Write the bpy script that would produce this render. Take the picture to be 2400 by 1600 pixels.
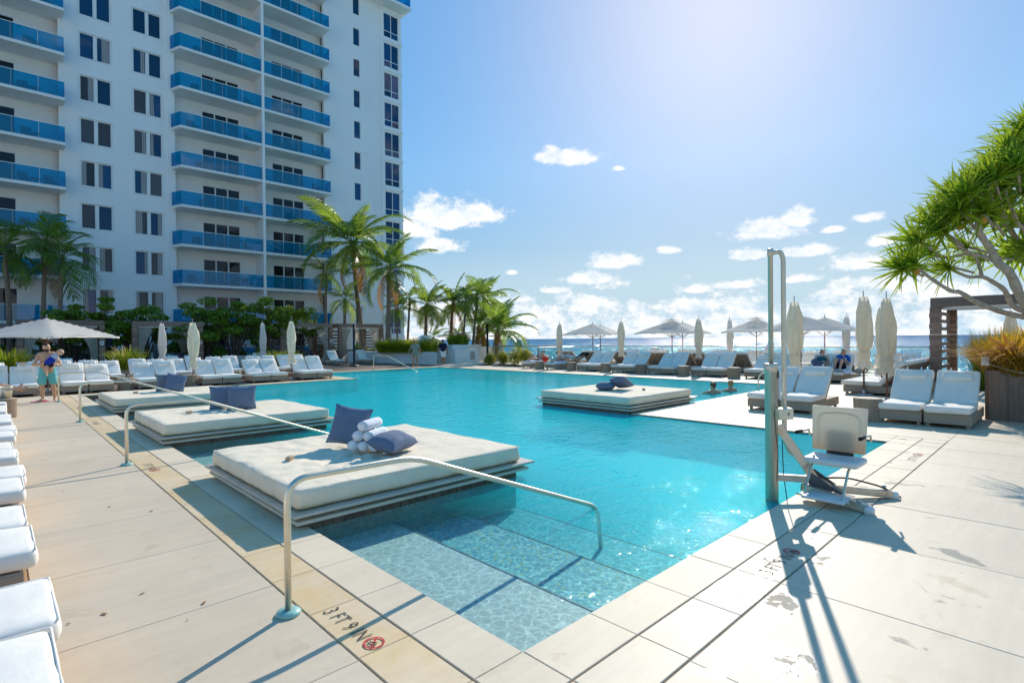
import bpy, math, random
import numpy as np
from mathutils import Vector, Matrix, Quaternion

S = bpy.context.scene
COL = S.collection
R = math.radians
random.seed(7)
for o in list(bpy.data.objects):
    bpy.data.objects.remove(o)

# ------------------------------------------------------------------ camera
# world: metres, X and Y run along the two pool edges, Z up, deck at Z = 0
CAM_H, FPX = 1.75, 1264.0
_yaw, _pit, _rol = R(43.75), R(-0.25), R(0.55)
_F = Vector((math.sin(_yaw)*math.cos(_pit), math.cos(_yaw)*math.cos(_pit), math.sin(_pit)))
_R0 = Vector((math.cos(_yaw), -math.sin(_yaw), 0))
_U0 = _R0.cross(_F)
_Rt = _R0*math.cos(_rol) - _U0*math.sin(_rol)
_Up = _U0*math.cos(_rol) + _R0*math.sin(_rol)
cam = bpy.data.cameras.new('camera')
cam.sensor_fit = 'HORIZONTAL'
cam.sensor_width = 36.0
cam.lens = 36.0*FPX/2400.0
cam.clip_start, cam.clip_end = 0.05, 60000
camo = bpy.data.objects.new('camera', cam)
COL.objects.link(camo)
camo.matrix_world = Matrix(((_Rt.x, _Up.x, -_F.x, 0), (_Rt.y, _Up.y, -_F.y, 0), (_Rt.z, _Up.z, -_F.z, CAM_H), (0, 0, 0, 1)))
S.camera = camo

def pray(px, py):
    """direction of a photograph pixel (2400 x 1600)"""
    return _F + (px-1200)/FPX*_Rt - (py-800)/FPX*_Up
def ground(px, py, z=0.0):
    d = pray(px, py); t = (z-CAM_H)/d.z
    return Vector((d.x*t, d.y*t, z))
def at_depth(px, py, d):
    """the point of that pixel at d metres in front of the camera"""
    v = pray(px, py)
    return Vector((v.x*d, v.y*d, CAM_H+v.z*d))

# ------------------------------------------------------------------ sun and sky
SUN_EL = R(31.5)
_sd = pray(1700, 790); SUN_AZ = math.atan2(_sd.x, _sd.y)          # clockwise from +Y
SUNDIR = Vector((math.sin(SUN_AZ)*math.cos(SUN_EL), math.cos(SUN_AZ)*math.cos(SUN_EL), math.sin(SUN_EL)))
sun = bpy.data.lights.new('sun', 'SUN')
sun.energy = 2.1
sun.angle = R(0.53)
sun.color = (1.0, 0.94, 0.84)
suno = bpy.data.objects.new('sun', sun)
COL.objects.link(suno)
suno.rotation_euler = SUNDIR.to_track_quat('Z', 'Y').to_euler()

W = bpy.data.worlds.new('World'); S.world = W
W.use_nodes = True
wn, wl = W.node_tree.nodes, W.node_tree.links
wn.clear()
def wmath(op, a, b=None, c=None, clamp=False):
    n = wn.new('ShaderNodeMath'); n.operation = op; n.use_clamp = clamp
    for i, v in enumerate((a, b, c)):
        if v is None: continue
        if isinstance(v, (int, float)): n.inputs[i].default_value = v
        else: wl.new(v, n.inputs[i])
    return n.outputs[0]
def wvec(op, a, b):
    n = wn.new('ShaderNodeVectorMath'); n.operation = op
    for i, v in enumerate((a, b)):
        if isinstance(v, (tuple, Vector)): n.inputs[i].default_value = tuple(v)
        else: wl.new(v, n.inputs[i])
    return n.outputs['Value'] if op in ('DOT_PRODUCT', 'LENGTH') else n.outputs[0]
sky = wn.new('ShaderNodeTexSky'); sky.sky_type = 'NISHITA'
sky.sun_disc = False
sky.sun_elevation = SUN_EL
sky.sun_rotation = SUN_AZ
sky.altitude = 0; sky.air_density = 1.0; sky.dust_density = 0.3; sky.ozone_density = 3.0
SKY_STRENGTH = 0.15
gm = wn.new('ShaderNodeGamma'); gm.inputs['Gamma'].default_value = 0.38      # the photograph's range is compressed: so is its sky, all round
wl.new(sky.outputs[0], gm.inputs['Color'])
hs = wn.new('ShaderNodeHueSaturation'); hs.inputs['Hue'].default_value = 0.501; hs.inputs['Saturation'].default_value = 2.3; hs.inputs['Value'].default_value = 1.3
wl.new(gm.outputs[0], hs.inputs['Color'])
tc = wn.new('ShaderNodeTexCoord'); DIR = tc.outputs['Generated']
sep = wn.new('ShaderNodeSeparateXYZ'); wl.new(DIR, sep.inputs[0]); DZ = sep.outputs['Z']
hsat = wn.new('ShaderNodeMapRange'); wl.new(DZ, hsat.inputs[0])           # the air near the horizon is paler
for i_, v_ in enumerate((0.0, 0.16, 1.35, 2.5)): hsat.inputs[i_+1].default_value = v_
wl.new(hsat.outputs[0], hs.inputs['Saturation'])
hval = wn.new('ShaderNodeMapRange'); wl.new(DZ, hval.inputs[0])
for i_, v_ in enumerate((0.0, 0.30, 0.84, 1.36)): hval.inputs[i_+1].default_value = v_
wl.new(hval.outputs[0], hs.inputs['Value'])
def wnoise(scale, detail, rough, stretch=(1, 1, 1), off=(0, 0, 0)):
    m = wn.new('ShaderNodeMapping'); wl.new(DIR, m.inputs[0])
    m.inputs['Scale'].default_value = stretch; m.inputs['Location'].default_value = off
    n = wn.new('ShaderNodeTexNoise'); n.inputs['Scale'].default_value = scale
    n.inputs['Detail'].default_value = detail; n.inputs['Roughness'].default_value = rough
    wl.new(m.outputs[0], n.inputs['Vector'])
    return n.outputs['Fac']
fine = wnoise(24, 9, 0.68, (1, 1, 1.6))
big = wnoise(9, 5, 0.55, (1, 1, 2.4), (3.1, 1.7, 0.4))
# scattered fair-weather cumulus: each cloud sits in one direction of the sky; the bank on the horizon runs all round
dens = None
CLOUDS = [  # azimuth/elevation taken from where the cloud stands in the photograph, half width, half height (degrees)
    (1035, 515, 4.2, 1.9), (1110, 505, 3.2, 1.2), (1030, 580, 2.7, 0.9), (960, 540, 3.2, 1.3),
    (1345, 376, 2.6, 0.8), (1290, 372, 1.3, 0.9), (1450, 396, 0.7, 0.3),
    (1800, 545, 3.2, 1.2), (1865, 520, 1.5, 1.2), (1950, 540, 1.0, 0.35),
    (1445, 617, 2.6, 1.0), (1378, 655, 2.7, 0.75), (1300, 682, 1.6, 0.4), (1570, 588, 1.2, 0.45),
    (1760, 600, 1.8, 0.6), (1890, 592, 2.4, 0.6), (2000, 620, 2.2, 0.8), (2070, 565, 1.6, 0.6), (2030, 512, 1.2, 0.5),
    (1725, 668, 2.4, 0.55), (1637, 680, 1.3, 0.5), (2080, 665, 3.2, 0.7), (1200, 640, 0.6, 0.3), (1880, 655, 1.8, 0.4),
    (300, 640, 3.5, 1.2), (2600, 560, 4.0, 1.4), (2750, 640, 3.0, 0.9)]
for (px, py, hw, hh) in CLOUDS:
    c = pray(px, py).normalized()
    rt = Vector((c.y, -c.x, 0)).normalized(); up = rt.cross(c) * -1
    u = wmath('DIVIDE', wvec('DOT_PRODUCT', DIR, rt), math.sin(R(hw*1.25)))
    v0 = wmath('SUBTRACT', wvec('DOT_PRODUCT', DIR, Vector((0, 0, 1))), c.z)
    # flat base: below the centre the cloud falls off faster
    v = wmath('DIVIDE', wmath('MAXIMUM', v0, wmath('MULTIPLY', v0, -1.9)), math.sin(R(hh*1.45)))
    f = wvec('DOT_PRODUCT', DIR, c)
    r = wmath('SUBTRACT', 1.0, wmath('SQRT', wmath('ADD', wmath('MULTIPLY', u, u), wmath('MULTIPLY', v, v))))
    r = wmath('ADD', wmath('MULTIPLY', r, wmath('GREATER_THAN', f, 0.6)), wmath('MULTIPLY', wmath('LESS_THAN', f, 0.6), -5))
    dens = r if dens is None else wmath('MAXIMUM', dens, r)
dens = wmath('MAXIMUM', dens, -1.2)
d1 = wmath('ADD', wmath('MULTIPLY', dens, 1.15), wmath('MULTIPLY', wmath('SUBTRACT', fine, 0.50), 2.4))
# bank: strongest just above the horizon, lumpy upper edge near 7 degrees
top = wmath('ADD', 0.022, wmath('MULTIPLY', big, 0.125))
d2 = wmath('DIVIDE', wmath('SUBTRACT', top, DZ), 0.05)
d2 = wmath('ADD', wmath('MINIMUM', d2, 0.50), wmath('MULTIPLY', wmath('SUBTRACT', fine, 0.53), 2.6))
# unseen low cumulus added outside the view to whiten the fill light
side = wmath('MULTIPLY', wmath('LESS_THAN', wvec('DOT_PRODUCT', DIR, _F), 0.60), 1.0)
d3 = wmath('ADD', wmath('MULTIPLY', wmath('SUBTRACT', wnoise(5.5, 6, 0.6, (1, 1, 2.6), (1.3, 4.2, 0.0)), 0.545), 6.0), wmath('MULTIPLY', wmath('SUBTRACT', fine, 0.5), 1.6))
d3 = wmath('SUBTRACT', wmath('SUBTRACT', d3, wmath('MULTIPLY', wmath('SUBTRACT', 1.0, side), 9.0)), wmath('MULTIPLY', wmath('MAXIMUM', wmath('SUBTRACT', DZ, 0.42), 0.0), 12.0))
dd = wmath('MAXIMUM', wmath('MAXIMUM', d1, d3), d2)
cov = wn.new('ShaderNodeMapRange'); cov.interpolation_type = 'SMOOTHSTEP'
wl.new(dd, cov.inputs[0]); cov.inputs[1].default_value = 0.0; cov.inputs[2].default_value = 0.62
cov.inputs[3].default_value = 0.0; cov.inputs[4].default_value = 0.97
# self shading of the cloud: thick parts and undersides a little greyer and bluer
thick = wnoise(30, 4, 0.6, (1, 1, 1.6), (0.0, 0.0, 0.035))
sh = wn.new('ShaderNodeMapRange'); wl.new(wmath('SUBTRACT', thick, wmath('MULTIPLY', fine, 0.35)), sh.inputs[0])
sh.inputs[1].default_value = 0.27; sh.inputs[2].default_value = 0.52
cc = wn.new('ShaderNodeMixRGB'); wl.new(sh.outputs[0], cc.inputs[0])
cc.inputs[1].default_value = (1.0, 1.0, 1.0, 1); cc.inputs[2].default_value = (0.72, 0.83, 0.95, 1)
hz = wn.new('ShaderNodeMapRange'); wl.new(DZ, hz.inputs[0])               # pale blue sea air low down
for i_, v_ in enumerate((0.0, 0.17, 0.85, 0.0)): hz.inputs[i_+1].default_value = v_
hm = wn.new('ShaderNodeMixRGB'); wl.new(hz.outputs[0], hm.inputs[0]); wl.new(hs.outputs[0], hm.inputs[1]); hm.inputs[2].default_value = (0.20/SKY_STRENGTH, 0.335/SKY_STRENGTH, 0.455/SKY_STRENGTH, 1)
bg1 = wn.new('ShaderNodeBackground'); wl.new(hm.outputs[0], bg1.inputs[0]); bg1.inputs[1].default_value = SKY_STRENGTH
bg2 = wn.new('ShaderNodeBackground'); wl.new(cc.outputs[0], bg2.inputs[0]); bg2.inputs[1].default_value = 0.51
mx = wn.new('ShaderNodeMixShader'); wl.new(cov.outputs[0], mx.inputs[0]); wl.new(bg1.outputs[0], mx.inputs[1]); wl.new(bg2.outputs[0], mx.inputs[2])
wo = wn.new('ShaderNodeOutputWorld'); wl.new(mx.outputs[0], wo.inputs[0])

S.view_settings.view_transform = 'Standard'
S.view_settings.look = 'None'
S.view_settings.exposure = 1.08
S.view_settings.gamma = 1.0
S.view_settings.use_curve_mapping = False
S.render.engine = 'CYCLES'
S.cycles.use_denoising = True
S.cycles.max_bounces = 8
S.cycles.transparent_max_bounces = 16
S.cycles.sample_clamp_indirect = 6.0
S.cycles.caustics_reflective = False
S.cycles.caustics_refractive = False

# ------------------------------------------------------------------ materials
MATS = {}
class NT:
    """small helper round one material's node tree"""
    def __init__(s, name):
        s.m = bpy.data.materials.new(name); s.m.use_nodes = True
        s.n, s.l = s.m.node_tree.nodes, s.m.node_tree.links
        s.n.clear()
        s.out = s.n.new('ShaderNodeOutputMaterial')
        s.tc = s.n.new('ShaderNodeTexCoord')
        MATS[name] = s.m
    def put(s, v, sock):
        if isinstance(v, bpy.types.NodeSocket): s.l.new(v, sock)
        elif isinstance(v, (tuple, list)): sock.default_value = tuple(v) if len(v) == len(sock.default_value) else (*v, 1)
        else: sock.default_value = v
    def node(s, t, **kw):
        n = s.n.new(t)
        for k, v in kw.items():
            if k.startswith('_'): setattr(n, k[1:], v)
            else: s.put(v, n.inputs[k])
        return n
    def coord(s, kind='Object', scale=(1, 1, 1), rot=(0, 0, 0)):
        if kind == 'World':
            src = s.n.new('ShaderNodeNewGeometry').outputs['Position']
        else: src = s.tc.outputs[kind]
        m = s.n.new('ShaderNodeMapping'); s.l.new(src, m.inputs[0])
        m.inputs['Scale'].default_value = scale; m.inputs['Rotation'].default_value = rot
        return m.outputs[0]
    def noise(s, vec, scale=5, detail=4, rough=0.55, dist=0.0):
        n = s.node('ShaderNodeTexNoise', Vector=vec, Scale=scale, Detail=detail, Roughness=rough, Distortion=dist)
        return n.outputs['Fac']
    def ramp(s, fac, stops, interp='LINEAR'):
        n = s.n.new('ShaderNodeValToRGB'); s.l.new(fac, n.inputs[0]); n.color_ramp.interpolation = interp
        e = n.color_ramp.elements
        while len(e) < len(stops): e.new(0.5)
        for el, (p, c) in zip(e, stops):
            el.position = p; el.color = (*c, 1) if len(c) == 3 else c
        return n.outputs[0]
    def rng(s, v, a, b, c=0.0, d=1.0):
        n = s.n.new('ShaderNodeMapRange'); s.put(v, n.inputs[0])
        for i, x in enumerate((a, b, c, d)): n.inputs[i+1].default_value = x
        return n.outputs[0]
    def math(s, op, a, b=0.0):
        n = s.n.new('ShaderNodeMath'); n.operation = op; s.put(a, n.inputs[0]); s.put(b, n.inputs[1]); return n.outputs[0]
    def mix(s, f, a, b, blend='MIX'):
        n = s.n.new('ShaderNodeMixRGB'); n.blend_type = blend; s.put(f, n.inputs[0]); s.put(a, n.inputs[1]); s.put(b, n.inputs[2]); return n.outputs[0]
    def bump(s, h, strength=0.3, dist=0.02, normal=None):
        n = s.node('ShaderNodeBump', Strength=strength, Distance=dist, Height=h)
        if normal is not None: s.l.new(normal, n.inputs['Normal'])
        return n.outputs[0]
    def pbr(s, color, rough=0.6, metal=0.0, normal=None, spec=0.5, **kw):
        b = s.n.new('ShaderNodeBsdfPrincipled')
        s.put(color, b.inputs['Base Color']); s.put(rough, b.inputs['Roughness']); s.put(metal, b.inputs['Metallic'])
        b.inputs['Specular IOR Level'].default_value = spec
        if normal is not None: s.l.new(normal, b.inputs['Normal'])
        for k, v in kw.items(): s.put(v, b.inputs[k])
        return b.outputs[0]
    def shade(s, sh):
        s.l.new(sh, s.out.inputs['Surface']); return s.m
    def schlick(s, f0, normal=None):
        lw = s.node('ShaderNodeLayerWeight', Blend=0.5)
        if normal is not None: s.l.new(normal, lw.inputs['Normal'])
        return s.math('ADD', s.math('MULTIPLY', s.math('POWER', lw.outputs['Facing'], 5.0), 1-f0), f0)
    def rand(s):
        return s.n.new('ShaderNodeObjectInfo').outputs['Random']

def lerp3(a, k): return tuple(min(1, x*k) for x in a)

def simple(name, col, rough=0.6, var=0.12, scale=6, bump=0.0, bscale=60, metal=0.0, kind='Object', spec=0.4, objvar=0.0):
    t = NT(name); v = t.coord(kind)
    n = t.noise(v, scale, 5, 0.6)
    c = t.ramp(n, [(0.28, lerp3(col, 1-var)), (0.72, lerp3(col, 1+var))])
    if objvar:
        k = t.rng(t.rand(), 0, 1, 1-objvar, 1+objvar)
        c = t.mix(1.0, c, t.node('ShaderNodeCombineColor', Red=k, Green=k, Blue=k).outputs[0], 'MULTIPLY')
    nm = t.bump(t.noise(v, bscale, 3), bump, 0.01) if bump else None
    return t.shade(t.pbr(c, rough, metal, nm, spec))

# --- stone
def stone(name, base, stain=0.0, wet=False):
    t = NT(name); v = t.coord('World')
    n1 = t.noise(v, 1.1, 6, 0.62); n2 = t.noise(v, 9, 5, 0.6); n3 = t.noise(v, 140, 2, 0.5)
    streak = t.noise(t.coord('World', (0.9, 7.0, 1)), 1.6, 5, 0.6)
    c = t.ramp(n1, [(0.3, lerp3(base, 0.88)), (0.7, lerp3(base, 1.08))])
    c = t.mix(0.28, c, t.ramp(streak, [(0.35, lerp3(base, 0.82)), (0.65, lerp3(base, 1.12))]))
    c = t.mix(t.rng(n2, 0.35, 0.75, 0, 0.25), c, lerp3(base, 1.12))
    c = t.mix(t.rng(n3, 0.5, 0.8, 0, 0.18), c, lerp3(base, 0.6))
    k = t.rng(t.rand(), 0, 1, 0.94, 1.05)
    c = t.mix(1.0, c, t.node('ShaderNodeCombineColor', Red=k, Green=k, Blue=t.math('MULTIPLY', k, 0.99)).outputs[0], 'MULTIPLY')
    # leaf and drink stains
    sp = t.noise(v, 2.6, 4, 0.7, 0.6)
    c = t.mix(t.rng(sp, 0.60, 0.72, 0, 0.35), c, (0.42, 0.27, 0.12))
    if stain:
        st = t.noise(v, 1.7, 6, 0.65, 0.4)
        c = t.mix(t.rng(st, 0.40, 0.66, 0, stain), c, (0.74, 0.47, 0.17))
    rough = 0.62
    if wet:
        w = t.noise(v, 2.3, 5, 0.6, 0.5)
        w2 = t.noise(v, 7.0, 3, 0.5, 0.9)
        sx = t.n.new('ShaderNodeSeparateXYZ'); t.l.new(t.coord('World'), sx.inputs[0])
        near = t.rng(sx.outputs['Y'], 0.2, 2.1, 0.0, 0.11)
        far = t.rng(sx.outputs['X'], 2.0, 12.0, 0.05, -0.05)
        m = t.math('MAXIMUM', t.rng(t.math('ADD', w, t.math('ADD', near, far)), 0.685, 0.745), t.rng(w2, 0.775, 0.82))
        c = t.mix(t.math('MULTIPLY', m, 0.34), c, (0.36, 0.29, 0.21))
        rough = t.rng(m, 0, 1, 0.55, 0.08)
    nm = t.bump(n3, 0.12, 0.004, None)
    return t.shade(t.pbr(c, rough, 0, nm, 0.4))
stone('deck_stone', (0.73, 0.585, 0.425))
stone('deck_stone_wet', (0.74, 0.605, 0.445), wet=True)
stone('coping_stone', (0.82, 0.665, 0.475))
stone('band_stone', (0.79, 0.61, 0.40), stain=0.62)
stone('band_stone_wet', (0.74, 0.61, 0.45), stain=0.12, wet=True)
simple('grout', (0.40, 0.30, 0.205), 0.9, 0.3, 8)
simple('sand', (0.55, 0.47, 0.34), 0.95, 0.15, 0.3)
# --- wood
def wood(name, base, along='Y', dark=0.6, rough=0.65, world=False):
    t = NT(name)
    sc = {'X': (1.2, 22, 22), 'Y': (22, 1.2, 22), 'Z': (22, 22, 1.2)}[along]
    v = t.coord('World' if world else 'Object', sc)
    g = t.noise(v, 1.0, 6, 0.65, 0.4); g2 = t.noise(t.coord('World'), 1.4, 3)
    c = t.ramp(g, [(0.25, lerp3(base, dark)), (0.5, base), (0.8, lerp3(base, 1.25))])
    c = t.mix(t.rng(g2, 0.35, 0.7, 0, 0.35), c, lerp3(base, 0.72))
    k = t.rng(t.rand(), 0, 1, 0.78, 1.18)
    c = t.mix(1.0, c, t.node('ShaderNodeCombineColor', Red=k, Green=k, Blue=k).outputs[0], 'MULTIPLY')
    return t.shade(t.pbr(c, rough, 0, t.bump(g, 0.25, 0.004), 0.3))
wood('deck_plank', (0.50, 0.30, 0.165), 'Y')
wood('far_deck_plank', (0.23, 0.165, 0.125), 'X', world=True)
wood('cabana_wood', (0.31, 0.21, 0.165), 'X')
wood('cabana_post_wood', (0.33, 0.205, 0.15), 'X')
wood('cabana_beam_wood', (0.28, 0.19, 0.155), 'Y')
wood('log_side', (0.36, 0.26, 0.18), 'Z')
wood('log_top', (0.55, 0.43, 0.31), 'X')
wood('pole_wood', (0.20, 0.10, 0.06), 'Z', rough=0.4)
wood('planter_wood', (0.23, 0.165, 0.125), 'Z')
wood('block_wood', (0.50, 0.36, 0.22), 'X')
# --- wicker base of the loungers
def wicker(name, base):
    t = NT(name); v = t.coord('Object')
    w1 = t.node('ShaderNodeTexWave', _wave_type='BANDS', _bands_direction='Z', Vector=v, Scale=28.0, Distortion=1.2, Detail=2.0).outputs['Fac']
    w2 = t.node('ShaderNodeTexWave', _wave_type='BANDS', _bands_direction='DIAGONAL', Vector=v, Scale=22.0, Distortion=0.5).outputs['Fac']
    h = t.math('MULTIPLY', w1, w2)
    c = t.ramp(h, [(0.0, lerp3(base, 0.72)), (1.0, lerp3(base, 1.12))])
    n = t.noise(v, 3, 3); c = t.mix(t.rng(n, 0.3, 0.7, 0, 0.2), c, lerp3(base, 0.8))
    return t.shade(t.pbr(c, 0.7, 0, t.bump(h, 0.4, 0.004), 0.3))
wicker('wicker', (0.47, 0.37, 0.275))
# --- fabrics
def fabric(name, base, trans=0.0, stain=None, fold=0.25, weave=320):
    t = NT(name); v = t.coord('Object')
    n = t.noise(v, 3.5, 5, 0.6); wv = t.noise(v, weave, 1); fd = t.noise(v, 5.5, 4, 0.55, 0.8)
    c = t.ramp(n, [(0.3, lerp3(base, 0.93)), (0.7, lerp3(base, 1.05))])
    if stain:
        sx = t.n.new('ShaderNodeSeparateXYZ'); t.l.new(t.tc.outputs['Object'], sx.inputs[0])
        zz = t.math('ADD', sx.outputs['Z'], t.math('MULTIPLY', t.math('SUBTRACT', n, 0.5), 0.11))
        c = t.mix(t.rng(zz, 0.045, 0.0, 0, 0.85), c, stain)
    nm = t.bump(fd, fold, 0.03, t.bump(wv, 0.15, 0.002))
    p = t.pbr(c, 0.85, 0, nm, 0.2)
    if trans:
        tr = t.node('ShaderNodeBsdfTranslucent', Color=c)
        p = t.node('ShaderNodeMixShader', Fac=trans).outputs[0].node
        b = t.pbr(c, 0.85, 0, nm, 0.2)
        t.l.new(b, p.inputs[1]); t.l.new(tr.outputs[0], p.inputs[2]); p = p.outputs[0]
    return t.shade(p)
fabric('cushion_white', (0.93, 0.86, 0.765), fold=0.18)
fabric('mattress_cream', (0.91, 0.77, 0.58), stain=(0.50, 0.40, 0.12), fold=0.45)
fabric('pillow_blue', (0.150, 0.190, 0.270), fold=0.6)
fabric('pillow_taupe', (0.46, 0.40, 0.34))
fabric('towel_white', (0.83, 0.82, 0.83), fold=0.6, weave=160)
fabric('umbrella_cream', (0.90, 0.82, 0.67), trans=0.42, fold=0.3)
fabric('umbrella_white', (0.91, 0.87, 0.81), trans=0.42, fold=0.3)
fabric('umbrella_open', (0.94, 0.90, 0.84), trans=0.60, fold=0.12)
fabric('curtain_sheer', (0.72, 0.67, 0.58), trans=0.5, fold=0.1)
fabric('trunks_teal', (0.16, 0.50, 0.47)); fabric('shirt_blue', (0.02, 0.04, 0.36)); fabric('shirt_grey', (0.5, 0.5, 0.58))
fabric('shirt_navy', (0.012, 0.018, 0.045)); fabric('shorts_white', (0.8, 0.8, 0.8)); fabric('tunic_brown', (0.30, 0.25, 0.19))
fabric('cap_blue', (0.08, 0.10, 0.30)); fabric('hat_white', (0.8, 0.78, 0.8)); fabric('bag_red', (0.75, 0.05, 0.02)); fabric('top_teal', (0.02, 0.13, 0.17))
fabric('wrap_grey', (0.13, 0.14, 0.19)); fabric('shirt_bright_blue', (0.01, 0.10, 0.42)); fabric('cloth_black', (0.012, 0.012, 0.016)); fabric('swim_dark', (0.05, 0.03, 0.035)); fabric('sandal_pink', (0.85, 0.12, 0.30))
# --- people
def skin(name, base):
    t = NT(name); n = t.noise(t.coord('Object'), 9, 4)
    c = t.ramp(n, [(0.3, lerp3(base, 0.9)), (0.7, lerp3(base, 1.08))])
    return t.shade(t.pbr(c, 0.5, 0, None, 0.4, **{'Subsurface Weight': 0.12, 'Subsurface Radius': (0.02, 0.008, 0.004)}))
skin('skin_tan', (0.64, 0.36, 0.22)); skin('skin_light', (0.68, 0.40, 0.27)); skin('skin_brown', (0.42, 0.20, 0.11))
simple('hair_dark', (0.035, 0.018, 0.01), 0.5, 0.4, 30); simple('hair_ginger', (0.42, 0.20, 0.07), 0.5, 0.4, 30); simple('hair_black', (0.012, 0.01, 0.01), 0.4, 0.4, 30); simple('hair_brown', (0.14, 0.065, 0.03), 0.5, 0.3, 30)
simple('lens_red', (0.25, 0.01, 0.02), 0.1)
# --- metals and plastics
def steel(name, base=(0.72, 0.68, 0.60), rough=0.22, rust=0.0):
    t = NT(name); v = t.coord('Object', (1, 1, 0.25)); n = t.noise(v, 40, 3, 0.6); n2 = t.noise(t.coord('World'), 6, 5, 0.65)
    c = t.ramp(n2, [(0.3, lerp3(base, 0.88)), (0.7, base)])
    if rust: c = t.mix(t.rng(n2, 0.52, 0.70, 0, rust), c, (0.45, 0.24, 0.08))
    return t.shade(t.pbr(c, t.rng(n, 0.3, 0.7, rough*0.8, rough*1.3), 1.0 - rust*0.3))
steel('steel', (0.86, 0.77, 0.61), 0.46)
t = NT('mast_steel'); n = t.noise(t.coord('Object', (1, 1, 0.12)), 30, 3); t.shade(t.pbr(t.ramp(n, [(0.3, (0.64, 0.55, 0.43)), (0.7, (0.80, 0.70, 0.56))]), t.rng(n, 0.3, 0.7, 0.3, 0.48), 0.55))
steel('steel_rusty', (0.66, 0.60, 0.50), 0.33, 0.75); steel('rail_metal', (0.42, 0.42, 0.42), 0.35); simple('platform_metal', (0.62, 0.55, 0.46), 0.35, 0.12, 5, metal=0.25); simple('board_cream', (0.72, 0.64, 0.51), 0.6, 0.12, 4)
simple('flange_green', (0.30, 0.55, 0.50), 0.35, 0.2, 20)
simple('black_metal', (0.02, 0.022, 0.03), 0.4, 0.2); simple('white_metal', (0.75, 0.75, 0.76), 0.4, 0.05); simple('black_rubber', (0.015, 0.015, 0.017), 0.6)
simple('grey_plate', (0.13, 0.13, 0.135), 0.5)
simple('white_plastic', (0.78, 0.76, 0.72), 0.4, 0.05); simple('card_white', (0.8, 0.8, 0.8), 0.5, 0.04); simple('card_ink', (0.08, 0.08, 0.09), 0.6)
simple('paint_black', (0.03, 0.03, 0.035), 0.7, 0.2, 25); simple('paint_red', (0.62, 0.03, 0.04), 0.6, 0.2, 30)
t = NT('lift_plastic'); v = t.coord('Object'); sx = t.n.new('ShaderNodeSeparateXYZ'); t.l.new(v, sx.inputs[0])
c = t.mix(t.rng(t.math('ADD', sx.outputs['Z'], t.math('MULTIPLY', t.noise(v, 7, 4), 0.22)), 0.36, 0.06, 0, 0.7), (0.80, 0.74, 0.63), (0.70, 0.44, 0.20))
b = t.pbr(c, 0.45, 0, None, 0.4); tr = t.node('ShaderNodeBsdfTranslucent', Color=c)
m_ = t.node('ShaderNodeMixShader', Fac=0.45); t.l.new(b, m_.inputs[1]); t.l.new(tr.outputs[0], m_.inputs[2]); t.shade(m_.outputs[0])
# --- building
t = NT('stucco_white'); v = t.coord('World'); n = t.noise(v, 0.35, 5, 0.6); st = t.noise(t.coord('World', (1.5, 1.5, 0.08)), 2.2, 4)
c = t.ramp(n, [(0.3, (0.86, 0.855, 0.85)), (0.7, (0.91, 0.905, 0.895))]); c = t.mix(t.rng(st, 0.5, 0.8, 0, 0.12), c, (0.6, 0.6, 0.6))
t.shade(t.pbr(c, 0.85, 0, t.bump(t.noise(v, 25, 4), 0.15, 0.01), 0.2))
t = NT('window_curtain'); v = t.coord('World'); w = t.node('ShaderNodeTexWave', _wave_type='BANDS', _bands_direction='X', Vector=v, Scale=2.6, Distortion=1.5, Detail=2.0).outputs['Fac']
t.shade(t.pbr(t.ramp(w, [(0.0, (0.20, 0.185, 0.185)), (1.0, (0.42, 0.39, 0.38))]), 0.6, 0, t.bump(w, 0.4, 0.03), 0.3, **{'Coat Weight': 0.8, 'Coat Roughness': 0.03}))
simple('balcony_white', (0.86, 0.845, 0.815), 0.7, 0.04, 1.0, kind='World'); simple('frame_white', (0.82, 0.82, 0.81), 0.5, 0.03)
simple('wall_white', (0.78, 0.77, 0.75), 0.8, 0.06, 1.2, kind='World'); simple('room_dark', (0.03, 0.03, 0.035), 0.9); simple('curtain_room', (0.42, 0.38, 0.36), 0.9, 0.2, 4)
def pane(name, col, rough=0.02):
    t = NT(name); n = t.noise(t.coord('World'), 0.7, 2)
    nm = t.bump(n, 0.10, 0.05)
    k = t.rng(t.rand(), 0, 1, 0.6, 1.5)
    c = t.mix(1.0, col, t.node('ShaderNodeCombineColor', Red=k, Green=k, Blue=k).outputs[0], 'MULTIPLY')
    return t.shade(t.pbr(c, rough, 0.0, nm, 0.5, **{'IOR': 1.45}))
pane('window_pane', (0.004, 0.05, 0.13)); pane('window_pane_grey', (0.07, 0.065, 0.075)); pane('door_pane', (0.008, 0.012, 0.022)); pane('bay_pane', (0.004, 0.05, 0.14))
def tinted(name, col, refl=0.12, rough=0.02):
    t = NT(name)
    fr = t.schlick(0.04)
    a = t.node('ShaderNodeBsdfTransparent', Color=col); g = t.node('ShaderNodeBsdfGlossy', Color=(1, 1, 1), Roughness=rough)
    m = t.node('ShaderNodeMixShader', Fac=t.math('MAXIMUM', fr, refl*0.5)); t.l.new(a.outputs[0], m.inputs[1]); t.l.new(g.outputs[0], m.inputs[2])
    return m, t
m_, t = tinted('balcony_glass', (0.0, 0.62, 0.86))
df = t.node('ShaderNodeBsdfDiffuse', Color=(0.0, 0.38, 0.58)); m2 = t.node('ShaderNodeMixShader', Fac=0.24); t.l.new(m_.outputs[0], m2.inputs[1]); t.l.new(df.outputs[0], m2.inputs[2]); t.shade(m2.outputs[0])
m_, t = tinted('clear_glass', (0.84, 0.93, 0.92)); t.shade(m_.outputs[0])
m_, t = tinted('fence_glass', (0.80, 0.93, 0.92)); t.shade(m_.outputs[0])
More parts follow.
